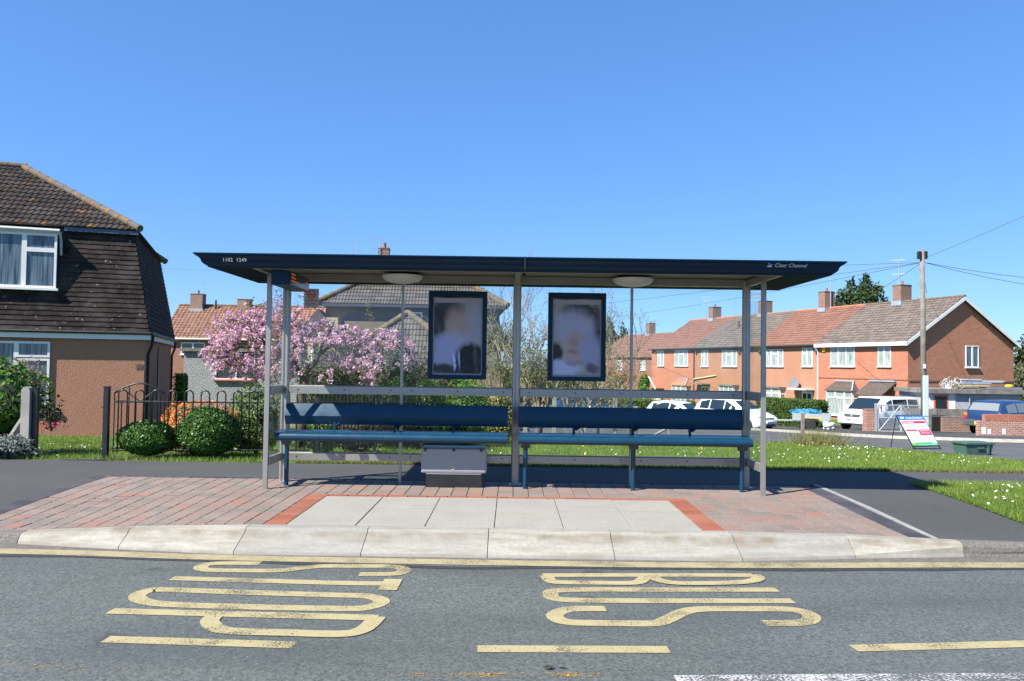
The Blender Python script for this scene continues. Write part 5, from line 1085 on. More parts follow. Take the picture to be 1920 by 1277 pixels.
def pinkfl(t, cn, rad, seed, amp):
    p, d = shell((0, 0, rad[2]*.25), (rad[0], rad[1], rad[2]*.3), 60, seed, .5, amp); leaf_cloud('blossom', p, .03, leafmat('pink_bloom', (.6, .05, .15), (.75, .15, .25), .3), t, .8, d)
shrub('rose_bush', 'thin dark-leaved rose bush with pink flowers against the terracotta wall', 'bush', (72, 122, 742, 806), 15.5, .035, 260, M['darkgreen'], 14, .7, .3, extra=pinkfl, aspect=.7)
LB = 0.0
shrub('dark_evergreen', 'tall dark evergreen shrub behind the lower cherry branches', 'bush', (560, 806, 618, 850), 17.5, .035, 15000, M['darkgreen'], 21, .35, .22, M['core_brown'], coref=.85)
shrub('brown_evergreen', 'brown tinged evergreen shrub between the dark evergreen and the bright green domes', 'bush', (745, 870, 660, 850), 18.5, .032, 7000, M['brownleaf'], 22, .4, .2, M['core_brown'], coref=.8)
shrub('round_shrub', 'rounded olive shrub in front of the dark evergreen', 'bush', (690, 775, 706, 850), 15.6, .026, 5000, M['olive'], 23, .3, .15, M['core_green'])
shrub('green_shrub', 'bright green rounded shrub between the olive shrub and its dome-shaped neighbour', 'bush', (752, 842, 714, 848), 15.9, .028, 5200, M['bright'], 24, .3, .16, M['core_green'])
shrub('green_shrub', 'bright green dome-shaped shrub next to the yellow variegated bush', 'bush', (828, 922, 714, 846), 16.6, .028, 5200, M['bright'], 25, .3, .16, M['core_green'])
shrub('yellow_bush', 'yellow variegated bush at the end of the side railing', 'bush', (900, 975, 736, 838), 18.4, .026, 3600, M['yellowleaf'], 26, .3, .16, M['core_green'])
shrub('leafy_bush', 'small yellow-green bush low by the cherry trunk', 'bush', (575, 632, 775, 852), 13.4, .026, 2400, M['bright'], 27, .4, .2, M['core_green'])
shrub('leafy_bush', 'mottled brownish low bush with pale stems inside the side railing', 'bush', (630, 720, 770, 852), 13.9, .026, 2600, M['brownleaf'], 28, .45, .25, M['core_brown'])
shrub('ivy_clump', 'green clump of ivy beside the gabled porch', 'bush', (1196, 1218, 702, 745), 66, .11, 900, M['bright'], 30, .4, .25, M['core_green'])
MBH = thing('clipped_hedge', 'bright green hedge strip seen between house and grey outbuilding', 'hedge', (0, 0, 0)); a = P(327, 700, 23); b = P(346, 790, 23)
p = np.stack([RNG.uniform(a.x, b.x, 1800), 23+RNG.uniform(-.1, .1, 1800), RNG.uniform(b.z, a.z, 1800)], 1); leaf_cloud('foliage', p, .035, M['bright'], MBH); MB().box(a.x+.05, b.x-.05, 22.98, 23.3, T(0, 23)-.1, a.z-.06).build('inner_growth', M['core_green'], MBH)
def hedge(label, p0, p1, h, wd, mat, n_, leaf=.05):
    p0, p1 = Vector(p0), Vector(p1); d = p1-p0; L = d.length; t = thing('clipped_hedge', label, 'hedge', (p0.x, p0.y, T(*p0)), math.atan2(d.y, d.x))
    f = RNG.integers(0, 4, n_); u = RNG.uniform(0, L, n_); v = RNG.uniform(-wd/2, wd/2, n_); z = RNG.uniform(0, h, n_)
    v = np.where(f == 0, -wd/2, v); z = np.where((f == 1), h, z); u = np.where(f == 2, np.where(RNG.random(n_) < .5, 0, L), u); v = np.where(f == 3, -wd/2, v)
    p = np.stack([u, v, z], 1) + RNG.normal(0, .04, (n_, 3)); p[:, 2] = np.maximum(p[:, 2], .02); leaf_cloud('foliage', p, leaf, mat, t)
    MB().box(.04, L-.04, -wd/2+.04, wd/2-.04, -.2, h-.05).build('inner_growth', M['core_green'], t); return t
a = TG(1392, 799); b = TG(1492, 803); hedge('clipped privet hedge in front of the salmon rendered house', (15.2, 48), (17.6, 44.6), 1.62, 1.0, M['hedge'], 9000, .05)
hedge('long low hedge across the street behind the white hatchback', (6.4, 55), (12.0, 52), 1.15, .8, M['hedge'], 7000, .06)
# trees ------------------------------------------------------------------
def grow(m, p, d, L, r, lvl, tips, spread=.55, kids=(2, 4), shrink=.68, upb=.12, seg=3, minr=.004, wig=.18):
    pts = [p]; dd = d.copy()
    for i in range(seg):
        dd = (dd + Vector((random.gauss(0, wig), random.gauss(0, wig), random.gauss(0, wig)+upb))).normalized(); pts.append(pts[-1]+dd*L/seg)
    m.tube(pts, r, 6 if r > .03 else 4, False, max(minr, r*.62)); tips += [(q, lvl) for q in pts[1:]]
    if lvl == 0: return
    for k in range(random.randint(*kids)):
        a = random.choice(pts[1:]) if k else pts[-1]; q = dd.orthogonal().normalized(); q.rotate(Matrix.Rotation(random.uniform(0, 6.28), 3, dd))
        nd = (dd + q*random.uniform(spread*.6, spread*1.5)).normalized(); grow(m, a, nd, L*random.uniform(shrink*.8, shrink*1.15), max(minr, r*.58), lvl-1, tips, spread, kids, shrink, upb, seg, minr, wig)
def bare_tree(label, px, Y, limbs, L, r, lvl, spread, leaf_n, group=None, leaf=.03, mat=None, upb=.12, kids=(2, 4), cat='tree'):
    b = P(px, 800, Y); z = T(b.x, Y); t = thing('budding_tree', label, cat, (b.x, Y, z), 0, group)
    m = MB(); tips = []
    m.tube([(0, 0, -.1), (.02, 0, .35), (0, .02, .6)], r*1.4, 8, True, r*1.1); m.build('trunk', M['bark'], t, True); m = MB()
    for dx, dy, dz in limbs: grow(m, Vector((0, 0, .55)), Vector((dx, dy, dz)).normalized(), L, r, lvl, tips, spread, kids, .72, upb)
    m.build('crown', M['twig'], t)
    tp = [q for q, l in tips if l <= 1]; k = np.array([random.choice(tp)[:] for _ in range(leaf_n)]) + RNG.normal(0, .05, (leaf_n, 3)); leaf_cloud('buds', k, leaf, mat or M['bud'], t)
    return t
random.seed(21)
bare_tree('bare budding tree rising between the spiky palm and the lips poster', 1012, 19.5, [(-.45, 0, 1), (.35, .1, 1), (.0, -.2, 1), (.6, .2, 1), (-.6, .2, .9), (.2, .4, 1)], 1.32, .042, 4, .42, 1500, leaf=.02, upb=.17, kids=(2, 3))
bare_tree('slender bare tree next to the spiky cordyline palm', 934, 21, [(-.25, 0, 1), (.2, .1, 1), (.0, -.2, 1.0), (.45, .1, .8), (-.5, .1, .8)], 1.42, .04, 4, .38, 900, leaf=.02, upb=.17, kids=(2, 3))
bare_tree('spreading budding tree by the pinkish roofed brick house', 1120, 24, [(-.5, 0, .8), (.6, .1, .7), (.2, -.2, .9), (.9, .2, .5), (-.2, .3, 1.0), (.4, 0, 1)], 1.4, .042, 4, .48, 1500, leaf=.024, upb=.15, kids=(2, 3))
bare_tree('tangled olive twiggy shrub below the bare tree beside the yellow bush', 948, 18.2, [(-.8, 0, .5), (.8, .1, .5), (.1, -.2, .7), (.5, .1, .6), (-.5, .1, .7), (.9, 0, .25)], .85, .03, 4, .6, 3400, leaf=.03, mat=leafmat('olive_bud', (.08, .09, .025), (.2, .2, .06), .3), cat='shrub')
bare_tree('twiggy yellow-green shrub leaning over the wire fence', 1075, 22, [(-.8, 0, .6), (.8, .1, .5), (.1, -.2, .8), (.5, .1, .7), (-.5, .1, .7), (.9, 0, .3)], .95, .035, 4, .6, 3600, leaf=.03, cat='shrub')
# spiky cordyline
b = P(936, 645, 23.5); t = thing('cordyline', 'spiky dark green cordyline palm beside the bare trees', 'palm', (b.x, 23.5, T(0, 23.5))); hz = b.z-T(0, 23.5)
MB().tube([(0, 0, -.1), (.03, 0, hz*.5), (0, 0, hz)], .09, 8, True, .06).build('trunk', M['bark'], t, True)
V = []; F = []
for i in range(260):
    a = random.uniform(0, 6.28); e = random.uniform(-.5, 1.5); L = random.uniform(.5, .8); d = Vector((math.cos(a)*math.cos(e), math.sin(a)*math.cos(e), math.sin(e))); sd = d.cross(Vector((0, 0, 1))).normalized()*.022 if abs(d.z) < .99 else Vector((.02, 0, 0)); q = Vector((0, 0, hz)); k = len(V)
    V += [tuple(q-sd), tuple(q+sd), tuple(q+d*L*.6+sd+Vector((0, 0, -.02))), tuple(q+d*L+Vector((0, 0, -.12*math.cos(e))))]; F.append((k, k+1, k+2, k+3))
npmesh('crown', V, F, M['darkgreen'], t)
# cherry in blossom
def cherry():
    Y = 15.0; b = P(562, 800, Y); zb_ = T(b.x, Y); t = thing('cherry_tree', 'ornamental cherry tree in full pink blossom behind the shelter end', 'tree', (b.x, Y, zb_)); o = Vector((b.x, Y, zb_))
    def q(px, py, dy=0): return P(px, py, Y+dy) - o
    trunk = [Vector((0, 0, -.1)), q(566, 800), q(565, 750), q(572, 700)]; MB().tube(trunk, .10, 10, True, .075).build('trunk', M['bark'], t, True)
    limbs = [([q(572, 702), q(595, 668), q(622, 645), q(650, 628, .2), q(690, 622, .3), q(735, 640, .2), q(768, 668)], .062), ([q(622, 645), q(600, 620, .2), q(565, 615, .3), q(520, 600, .2), (q(470, 620, .1))], .04),
             ([q(570, 705), q(540, 670, -.2), q(500, 650, -.4), q(450, 650, -.3), q(395, 672, -.2)], .05), ([q(566, 710), q(540, 650, .4), q(520, 600, .5), q(505, 565, .5)], .042), ([q(595, 668), q(618, 622, -.3), q(628, 600, -.3)], .03), ([q(650, 628, .2), q(672, 660, -.2), q(690, 690, -.3)], .024), ([q(690, 622, .3), q(715, 655, .6), q(720, 680, .7)], .02),
             ([q(540, 650, .4), q(545, 610, .7), q(575, 570, .8)], .03), ([q(500, 650, -.4), q(470, 610, -.6), q(440, 600, -.5)], .028), ([q(450, 650, -.3), q(430, 680, -.5), q(420, 700, -.5)], .02), ([q(622, 645), q(640, 670, -.5), q(630, 690, -.6)], .022)]
    m = MB(); sk = []
    for pts, r in limbs:
        f = []
        for a, c in zip(pts, pts[1:]):
            for i in range(4): f.append(a.lerp(c, i/4) + Vector((random.gauss(0, .012), random.gauss(0, .012), random.gauss(0, .012))))
        f.append(pts[-1]); m.tube(f, r, 7, True, .010); sk += f
    reg = [(455, 632, 62, 50, 100), (408, 668, 34, 24, 30), (500, 590, 50, 34, 62), (425, 620, 40, 26, 36), (470, 690, 40, 24, 28), (535, 640, 45, 55, 78), (590, 622, 40, 28, 42), (650, 628, 45, 16, 42), (715, 634, 42, 18, 42), (660, 672, 45, 18, 30), (690, 665, 26, 34, 26), (556, 690, 22, 20, 18), (765, 660, 8, 26, 12), (575, 560, 12, 16, 8), (688, 700, 12, 14, 14), (618, 700, 6, 5, 3), (515, 700, 22, 16, 22)]
    cent = []; nrm = []; leaves = []; S_ = np.array([v[:] for v in sk])
    for cx, cy, rx, ry, k in reg:
        for i in range(k):
            a = random.uniform(0, 6.28); rr = math.sqrt(random.random()); p = q(cx+rx*rr*math.cos(a), cy+ry*rr*math.sin(a), random.gauss(0, .55))
            j = S_[np.argmin(((S_-np.array(p))**2).sum(1))]; j = Vector(j)
            if (j-p).length < 1.3 and random.random() < .55: m.tube([j, j.lerp(p, .55)+Vector((0, 0, .06)), p], .009, 4, False, .004)
            c = p.copy(); dv = Vector((random.gauss(0, .05), random.gauss(0, .05), -.06))
            for n_ in range(random.randint(1, 3)):
                R_ = random.uniform(.030, .050)
                for w_ in range(16):
                    d = Vector((random.gauss(0, 1), random.gauss(0, 1), random.gauss(0, 1))).normalized(); cent.append(tuple(c+d*R_)); nrm.append(tuple(d))
                c = c + dv + Vector((random.gauss(0, .03), random.gauss(0, .03), random.gauss(0, .02)))
            for w_ in range(3): leaves.append(tuple(p + Vector((random.gauss(0, .09), random.gauss(0, .09), random.gauss(-.03, .09)))))
    m.build('limbs', M['bark'], t)
    leaf_cloud('blossom', cent, .024, leafmat('pink_blossom', (.54, .26, .37), (.76, .57, .65), .4, .7, 6), t, .85, nrm)
    for px, py in ((575, 545), (690, 585), (520, 555), (470, 575)): leaves += [tuple(q(px+random.gauss(0, 4), py+random.gauss(0, 10), .2)) for _ in range(40)]
    leaf_cloud('young_leaves', leaves, .034, leafmat('bronze_leaf', (.12, .09, .02), (.26, .20, .05), .35, .5, 4), t, .4)
cherry()
# conifer behind the terrace, far trees
def conifer(label, px0, px1, ytop, D, n_):
    b = P((px0+px1)/2, 600, D); t = thing('conifer_tree', label, 'tree', (b.x, D, -2)); top = P((px0+px1)/2, ytop, D).z+2; R = (P(px1, 600, D).x-P(px0, 600, D).x)/2*1.55
    MB().tube([(0, 0, -.2), (0, 0, top*.9)], .35, 8, True, .06).build('trunk', M['bark'], t); cen = []
    spires = [(.15, 0, 1, .55), (-.3, .1, .97, .5), (.6, 0, .93, .5), (-.75, 0, .88, .5), (.95, .1, .82, .5), (.38, .3, .98, .5), (-.05, -.2, .94, .5)]
    for sx, sy, h, w_ in spires:
        for i in range(n_//7):
            u = random.random()**.6; z = top*h*(1-u*.75); r = R*w_*(u**.8)*1.1+.1; a = random.uniform(0, 6.28); rr = r*random.uniform(.45, 1.15)
            cen.append((sx*R*.62+math.cos(a)*rr, sy*R+math.sin(a)*rr, z+random.gauss(0, .15)+rr*.25))
    leaf_cloud('crown', cen, .24, M['conifer'], t, .35)
conifer('dark conifer tree rising behind the red roofs of the terrace', 1562, 1668, 514, 66, 16000)
def far_tree(label, box, D, n_, mat, leaf, seed):
    x0, x1, y0, y1 = box; a = P(x0, y0, D); b = P(x1, y1, D); z = T(0, D); t = thing('leafy_tree', label, 'tree', ((a.x+b.x)/2, D, z)); rx = (b.x-a.x)/2; rz = (a.z-b.z)/2; cz = (a.z+b.z)/2-z
    MB().tube([(0, 0, -.2), (.1, 0, cz), (0, .1, cz+rz*.5)], .22, 8, True, .06).build('trunk', M['bark'], t)
    cen = []
    for i in range(9):
        d = RNG.normal(0, .5, 3)*np.array([rx, rx*.7, rz]); p, q = shell((d[0], d[1], cz+d[2]), (rx*.55, rx*.5, rz*.55), n_//9, seed+i, .4, .25); cen.append(p)
    leaf_cloud('crown', np.concatenate(cen), leaf, mat, t)
far_tree('green tree rising beyond the corner of the brick gable', (1880, 1960, 655, 790), 75, 4200, M['faroak'], .2, 40)
far_tree('grey-green tree behind the end of the concrete garage', (1900, 2060, 690, 800), 68, 5200, leafmat('grey_green_leaf', (.06, .075, .035), (.15, .155, .08), .2, .7, .5), .2, 50)
far_tree('low tree behind the roof of the pinkish roofed brick house', (1130, 1160, 590, 700), 110, 2500, M['faroak'], .3, 60)
far_tree('rounded distant green tree seen behind the spiky palm', (880, 1010, 672, 780), 70, 4500, M['faroak'], .25, 70)
far_tree('distant pale hazy tree seen behind the bare twigs', (985, 1150, 668, 780), 95, 4500, leafmat('hazy_leaf', (.10, .12, .08), (.2, .2, .13), .2, .7, .5), .3, 80)
# ================================================================== WIRE FENCE
def chain_fence():
    pts = [(1.0, 20.8), (1.9, 21.0), (2.8, 21.2), (3.7, 21.5), (4.3, 21.7), (5.2, 22.0)]
    xs_ = (1039, 1095, 1153, 1191, 1254); t = thing('wire_fence', 'chain-link fence on square concrete posts across the end of the lawn', 'fence', (0, 21.5, 0))
    pos = []
    for i, px in enumerate((985,)+xs_):
        Y = 20.6+.28*i; q = P(px, 800, Y); pos.append((q.x, Y-21.5, T(q.x, Y)))
    for i, (x, y, z) in enumerate(pos): MB().box(x-.055, x+.055, y-.055, y+.055, z-.1, z+(1.18 if i < 4 else .95 if i == 4 else .42)).build('fence_post', M['concrete'], t, bevel=.01)
    x, y, z = pos[5]; MB().tube([(x-.05, y, z+.35), (x-.75, y-.1, z)], .04, 6).build('raking_strut', M['concrete'], t)
    m = MB()
    for (xa, ya, za), (xb, yb, zb) in zip(pos[:-1], pos[1:-1]):
        L = xb-xa; k = int(L/.075); H = .95
        for i in range(-int(H/.075), k):
            for s in (1, -1):
                a0 = i*.075; t0 = max(0, -a0/H); t1 = min(1, (L-a0)/H)
                if t1 <= t0: continue
                u0, u1 = a0+t0*H, a0+t1*H; h0, h1 = (t0*H, t1*H) if s > 0 else (H-t0*H, H-t1*H)
                p = Vector((xa+u0, ya+(yb-ya)*u0/L, za+.05+h0)); q = Vector((xa+u1, ya+(yb-ya)*u1/L, za+.05+h1)); w_ = Vector((.0022, 0, .0022*s*-1)); m.quad(p-w_, p+w_, q+w_, q-w_)
    tag(m.build('chain_mesh', M['galv'], t), kind='stuff')
chain_fence()
# ================================================================== VEHICLES
def vehicle(name, label, cat, loc, rz, st, paint, glass_side, ws, rear, wheels, wr=.31, lamps=None, plate=None, bump_mat=None, grp=None):
    """st: stations along the length (x, z_bottom, z_belt, z_top, w_bottom, w_belt, w_top); x forwards"""
    t = thing(name, label, cat, loc, rz, grp); rings = []
    def ring(s):
        x, zb, zl, zt, wb, wl, wt = s
        h = [(wb*.92, zb), (wb, zb+.10), (wl*1.005, zb+(zl-zb)*.62), (wl, zl), (wl*.96, zl+(zt-zl)*.15), (wt+(wl-wt)*.12, zl+(zt-zl)*.85), (wt*.9, zt-.012), (wt*.5, zt)]
        return [(x, -a, z) for a, z in h] + [(x, a, z) for a, z in reversed(h)]
    rings = [ring(s) for s in st]; k = len(rings[0]); V = [v for r in rings for v in r]; F = []
    for i in range(len(st)-1):
        for j in range(k): F.append((i*k+j, i*k+(j+1) % k, (i+1)*k+(j+1) % k, (i+1)*k+j))
    F += [tuple(range(k)), tuple((len(st)-1)*k+j for j in range(k-1, -1, -1))]
    body = MB().add(V, F).build('body', paint, t, 'auto')
    def interp(x):
        for a, b in zip(st, st[1:]):
            if a[0] <= x <= b[0]: f = (x-a[0])/(b[0]-a[0]); return [p+(q-p)*f for p, q in zip(a, b)]
    # side windows: quads lying on the tumblehome
    for x0, x1, cut0, cut1 in glass_side:
        a, b = interp(x0), interp(x1)
        for s in (-1, 1):
            def pt(r, f): x, zb, zl, zt, wb, wl, wt = r; return Vector((x, s*((wl*.96)+((wt+(wl-wt)*.12)-wl*.96)*((f-.15)/.7)+.012), zl+(zt-zl)*f))
            MB().quad(pt(a, .13), pt(b, .13), pt(b, cut1), pt(a, cut0)).build('side_window', M['carglass'], t)
    for nm, (xa, xb, fa, fb), sg in (('windscreen', ws, 1), ('rear_window', rear, -1)):
        m_ = MB(); V_ = []; sh_ = .012*sg
        for i_ in range(7):
            x_ = xa+(xb-xa)*i_/6; r_ = interp(x_); w_ = r_[6]*(.93-.07*i_/6)
            V_ += [(x_+sh_, -w_, r_[3]+.002), (x_+sh_, -w_*.55, r_[3]+.012), (x_+sh_, w_*.55, r_[3]+.012), (x_+sh_, w_, r_[3]+.002)]
        m_.add(V_, [(i_*4+j_, i_*4+j_+1, i_*4+j_+5, i_*4+j_+4) for i_ in range(6) for j_ in range(3)]).build(nm, M['carglass'], t, True)
    for x in wheels:
        r = interp(x)
        for s in (-1, 1):
            y = s*(r[4]-.09); mt = Matrix.Translation((x, y, wr)) @ Matrix.Rotation(math.pi/2*(-s), 4, 'X')
            MB().lathe([(wr+.055, .083), (wr+.055, .098)], 20, mt).build('wheel_arch', M['black'], t)
            w_ = MB().lathe([(wr*.6, -.1), (wr*.95, -.1), (wr, -.07), (wr, .085), (wr*.95, .112), (wr*.68, .112)], 20, mt).build('tyre', M['rubber'], t, 'auto')
            MB().lathe([(wr*.67, .10), (wr*.6, .118), (wr*.2, .108), (wr*.15, .122), (.001, .124)], 10, mt).build('rim', M['alloy'], w_)
    for (x0, x1, y0, y1, z0, z1, mat, nm) in (lamps or []):
        for s in ((-1, 1) if y0 > .12 else (1,)):
            MB().box(x0, x1, min(s*y0, s*y1), max(s*y0, s*y1), z0, z1).build(nm, M[mat], t, bevel=.012)
    if bump_mat: 
        for (x0, x1, y, z0, z1) in bump_mat: MB().box(x0, x1, -y, y, z0, z1).build('bumper', M['trim'], t, bevel=.04)
    return t
MPV = [(-2.12, .42, .78, .95, .72, .76, .6), (-2.05, .30, .95, 1.10, .80, .84, .66), (-1.95, .26, .98, 1.30, .84, .87, .64), (-1.7, .24, .98, 1.56, .86, .89, .62), (-1.0, .22, .96, 1.63, .87, .89, .63), (-.1, .22, .95, 1.63, .87, .89, .63), (.35, .22, .94, 1.54, .87, .89, .64), (.75, .22, .94, 1.28, .87, .88, .68), (1.15, .22, .93, 1.03, .87, .87, .74), (1.55, .22, .86, .92, .86, .85, .70), (1.9, .24, .76, .80, .83, .80, .62), (2.06, .30, .66, .68, .74, .70, .5), (2.12, .36, .58, .60, .62, .60, .42)]
HATCH = [(x*.92, zb, zl*.96, zt*.90 if zt > 1.1 else zt*.95, wb*.95, wl*.95, wt*.93) for x, zb, zl, zt, wb, wl, wt in MPV]
front_l = [(1.72, 2.02, .50, .74, .62, .78, 'headlamp', 'headlamp'), (1.98, 2.09, .0, .40, .60, .70, 'trim', 'grille'), (1.98, 2.09, -.40, .0, .60, .70, 'trim', 'grille'), (2.05, 2.16, -.45, .45, .30, .40, 'trim', 'lower_grille'), (2.12, 2.17, -.26, .26, .43, .53, 'white', 'number_plate')]
front_l = [(1.80, 2.0, .46, .72, .62, .76, 'headlamp', 'headlamp'), (2.0, 2.10, -.40, .40, .60, .70, 'trim', 'grille'), (2.08, 2.15, -.45, .45, .30, .40, 'trim', 'lower_grille'), (2.10, 2.165, -.26, .26, .44, .54, 'white', 'number_plate'), (.82, .95, .90, 1.02, .98, 1.12, 'carwhite', 'door_mirror')]
def onroad(px, py): q = TG(px, py); return q
c0 = P(1378, 790, 41.5); z = T(0, 41.5)+.02; h1 = math.atan2(-.80, .60)
vehicle('people_carrier', 'white people carrier parked in the side street facing the lawn', 'car', (c0.x, 41.5, z), h1, MPV, M['carwhite'], [(-1.65, -1.05, .72, .84), (-.98, -.1, .84, .84), (-.04, .62, .82, .58)], (1.02, .42, 0, 0), (-1.97, -1.72, 0, 0), (-1.35, 1.33), .32, front_l)
c1 = P(1276, 790, 45.5); z = T(0, 45.5)+.02
vehicle('hatchback_car', 'small white hatchback parked behind the people carrier', 'car', (c1.x, 45.5, z), math.atan2(-.72, .70), HATCH, M['carwhite'], [(-1.45, -.3, .76, .84), (-.22, .55, .82, .6)], (.95, .40, 0, 0), (-1.80, -1.58, 0, 0), (-1.22, 1.2), .29, [(a*.92, b*.92, c, d, e*.95, f*.95, g_, h_) for a, b, c, d, e, f, g_, h_ in front_l])
c2 = P(1124, 770, 47); z = T(0, 47)+.02
vehicle('dark_car', 'dark blue car parked beyond the wire fence among twigs', 'car', (c2.x-.6, 47, z), math.atan2(-.72, .70), MPV, M['cardark'], [(-1.65, -1.05, .72, .84), (-.98, -.1, .84, .84), (-.04, .62, .82, .58)], (1.02, .42, 0, 0), (-1.97, -1.72, 0, 0), (-1.35, 1.33), .31, front_l)
VAN = [(a, b, c*.93, d*.9, e, f, g_) for a, b, c, d, e, f, g_ in [(-2.38, .45, 1.0, 1.75, .86, .90, .72), (-2.3, .32, 1.02, 1.88, .92, .94, .76), (-1.5, .30, 1.02, 1.93, .94, .95, .78), (.3, .30, 1.02, 1.93, .94, .95, .78), (.75, .30, 1.02, 1.88, .94, .95, .78), (1.15, .30, 1.02, 1.58, .94, .94, .80), (1.6, .30, 1.0, 1.16, .93, .92, .82), (2.05, .30, .92, 1.02, .90, .88, .74), (2.28, .34, .72, .78, .84, .82, .66), (2.36, .40, .58, .66, .74, .72, .5)]]
vl = [(1.95, 2.2, .50, .78, .74, .92, 'headlamp', 'headlamp'), (2.18, 2.31, -.42, -.04, .72, .86, 'trim', 'grille'), (2.18, 2.31, .04, .42, .72, .86, 'trim', 'grille'), (2.22, 2.315, -.05, .05, .74, .85, 'headlamp', 'badge'), (2.33, 2.375, -.26, .26, .40, .5, 'white', 'number_plate'), (2.31, 2.365, -.26, .26, .54, .60, 'trim', 'lower_grille'), (1.0, 1.15, .96, 1.12, 1.05, 1.28, 'carwhite', 'door_mirror')]
c3 = P(1647, 790, 42.0); z = T(0, 42)+.10
vehicle('white_van', 'white passenger van with split grille nosing out of the end house drive', 'van', (c3.x, 42.0, z), math.atan2(-.53, -.85), VAN, M['carwhite'], [(-2.2, -1.3, .84, .84), (-1.2, .05, .84, .84), (.15, 1.15, .84, .66)], (1.55, .80, 0, 0), (-2.375, -2.3, 0, 0), (-1.5, 1.5), .32, vl)
EST = [(-2.15, .42, .85, .95, .76, .80, .66), (-2.12, .36, .88, 1.0, .80, .82, .68), (-1.82, .30, .90, 1.38, .83, .84, .66), (-1.6, .28, .90, 1.46, .84, .85, .66), (-.1, .26, .90, 1.48, .84, .85, .66), (.3, .26, .90, 1.40, .84, .85, .66), (.95, .26, .90, .98, .84, .84, .70), (1.6, .28, .86, .90, .82, .80, .66), (2.0, .32, .72, .76, .78, .76, .6), (2.1, .38, .6, .64, .7, .68, .5)]
c4 = P(1862, 790, 35.2); z = T(0, 35.2)+.12
el = [(-2.17, -2.05, .66, .80, .66, .80, 'tail_red', 'tail_lamp'), (-2.16, -2.05, .66, .80, .801, .93, 'tail_orange', 'indicator_lamp'), (-2.245, -2.2, -.30, .30, .42, .55, 'plate_yellow', 'number_plate'), (-2.17, -2.13, -.03, .03, .78, .82, 'alloy', 'badge')]
vehicle('blue_estate_car', 'blue estate car with yellow rear plate behind the low brick wall', 'car', (c4.x+.75, 35.2, z), math.atan2(.50, .866), EST, M['carblue'], [(-1.7, -.95, .72, .82), (-.88, -.05, .82, .82), (.02, .75, .82, .5)], (.90, .36, 0, 0), (-2.09, -1.84, 0, 0), (-1.3, 1.3), .30, el, bump_mat=[(-2.22, -2.05, .80, .36, .62)])
for o in bpy.data.objects:
    if o.parent and o.parent.name.startswith('blue_estate') and 'window' in o.name: o.data.materials[0] = M['carglass_pale']
# ================================================================== STREET THINGS ON THE RIGHT
q = P(1733, 780, 35); zt = T(0, 35); t = thing('telegraph_pole', 'tall weathered wooden telegraph pole with black boxes at its top', 'telegraph pole', (q.x, 35, zt)); top = P(1729, 469, 35)
tv = Vector((top.x-q.x, 0, top.z-zt)); MB().tube([(0, 0, -.2), tv*.5, tv], .135, 12, True, .095).build('shaft', M['pole'], t, True)
for s in (-1, 1): MB().box(tv.x+s*.14-.05, tv.x+s*.14+.05, -.12, .1, tv.z-.40, tv.z-.06).build('terminal_box', M['black'], t, bevel=.015)
for i in range(6):
    z = tv.z-.9-i*.32; s = 1 if i % 2 else -1; MB().tube([(tv.x*z/tv.z, 0, z), (tv.x*z/tv.z+s*.27, 0, z+.04)], .012, 5).build('climbing_step', M['galv'], t)
MB().box(tv.x*.36-.09, tv.x*.36+.02, -.165, -.145, 2.93, 3.12).build('pole_plate', M['white'], t)
W0 = Vector((q.x+tv.x, 35, zt+tv.z-.55))
def wire(label, a, b, sag):
    pts = [Vector(a).lerp(Vector(b), k/14) - Vector((0, 0, sag*4*(k/14)*(1-k/14))) for k in range(15)]
    tag(MB().tube(pts, .011, 5).build('overhead_wire', M['trim']), label, 'wire', 'telephone wires from the pole')
wire('thin overhead wire climbing steeply from the pole top into the sky', W0+Vector((.1, 0, .2)), P(2100, 320, 30), .1)
wire('thin overhead wire sagging from the pole high above the garage', W0+Vector((.1, 0, 0)), P(2200, 530, 40), .35)
wire('lower of the two overhead wires sagging above the garage', W0+Vector((.1, 0, 0)), P(2200, 552, 40), .45)
wire('upper overhead wire from the pole running level behind the shelter roof', W0, P(300, 503, 70), .5)
wire('overhead wire from the pole crossing the sky seen through shelter glass', W0, P(900, 590, 80), .25)
wire('lowest long overhead wire passing the terrace chimneys', W0, P(1100, 600, 90), .3)
wire('short overhead wire from the pole to the salmon house chimney', W0, TE.g((BND[1]-1, .5, ZE+1.2)), .12)
wire('short overhead wire from the pole to the end house chimney', W0, TE.g((-1.8, DEP-1, ZRD+.3)), .08)
q = P(1737.5, 780, 34.3); t = thing('steel_duct_post', 'pale grey galvanised channel standing against the telegraph pole', 'post', (q.x+.1, 34.6, T(0, 34.6))); hh = P(1737, 704, 34.6).z-T(0, 34.6); MB().box(-.09, .12, -.05, .05, -.1, hh).build('channel', plain('pale_blue_steel', (.45, .53, .58), .5, 0, .05, 2), t, bevel=.01); MB().box(-.095, .125, -.056, -.0505, .8, .84).build('strap', M['galv'], t)
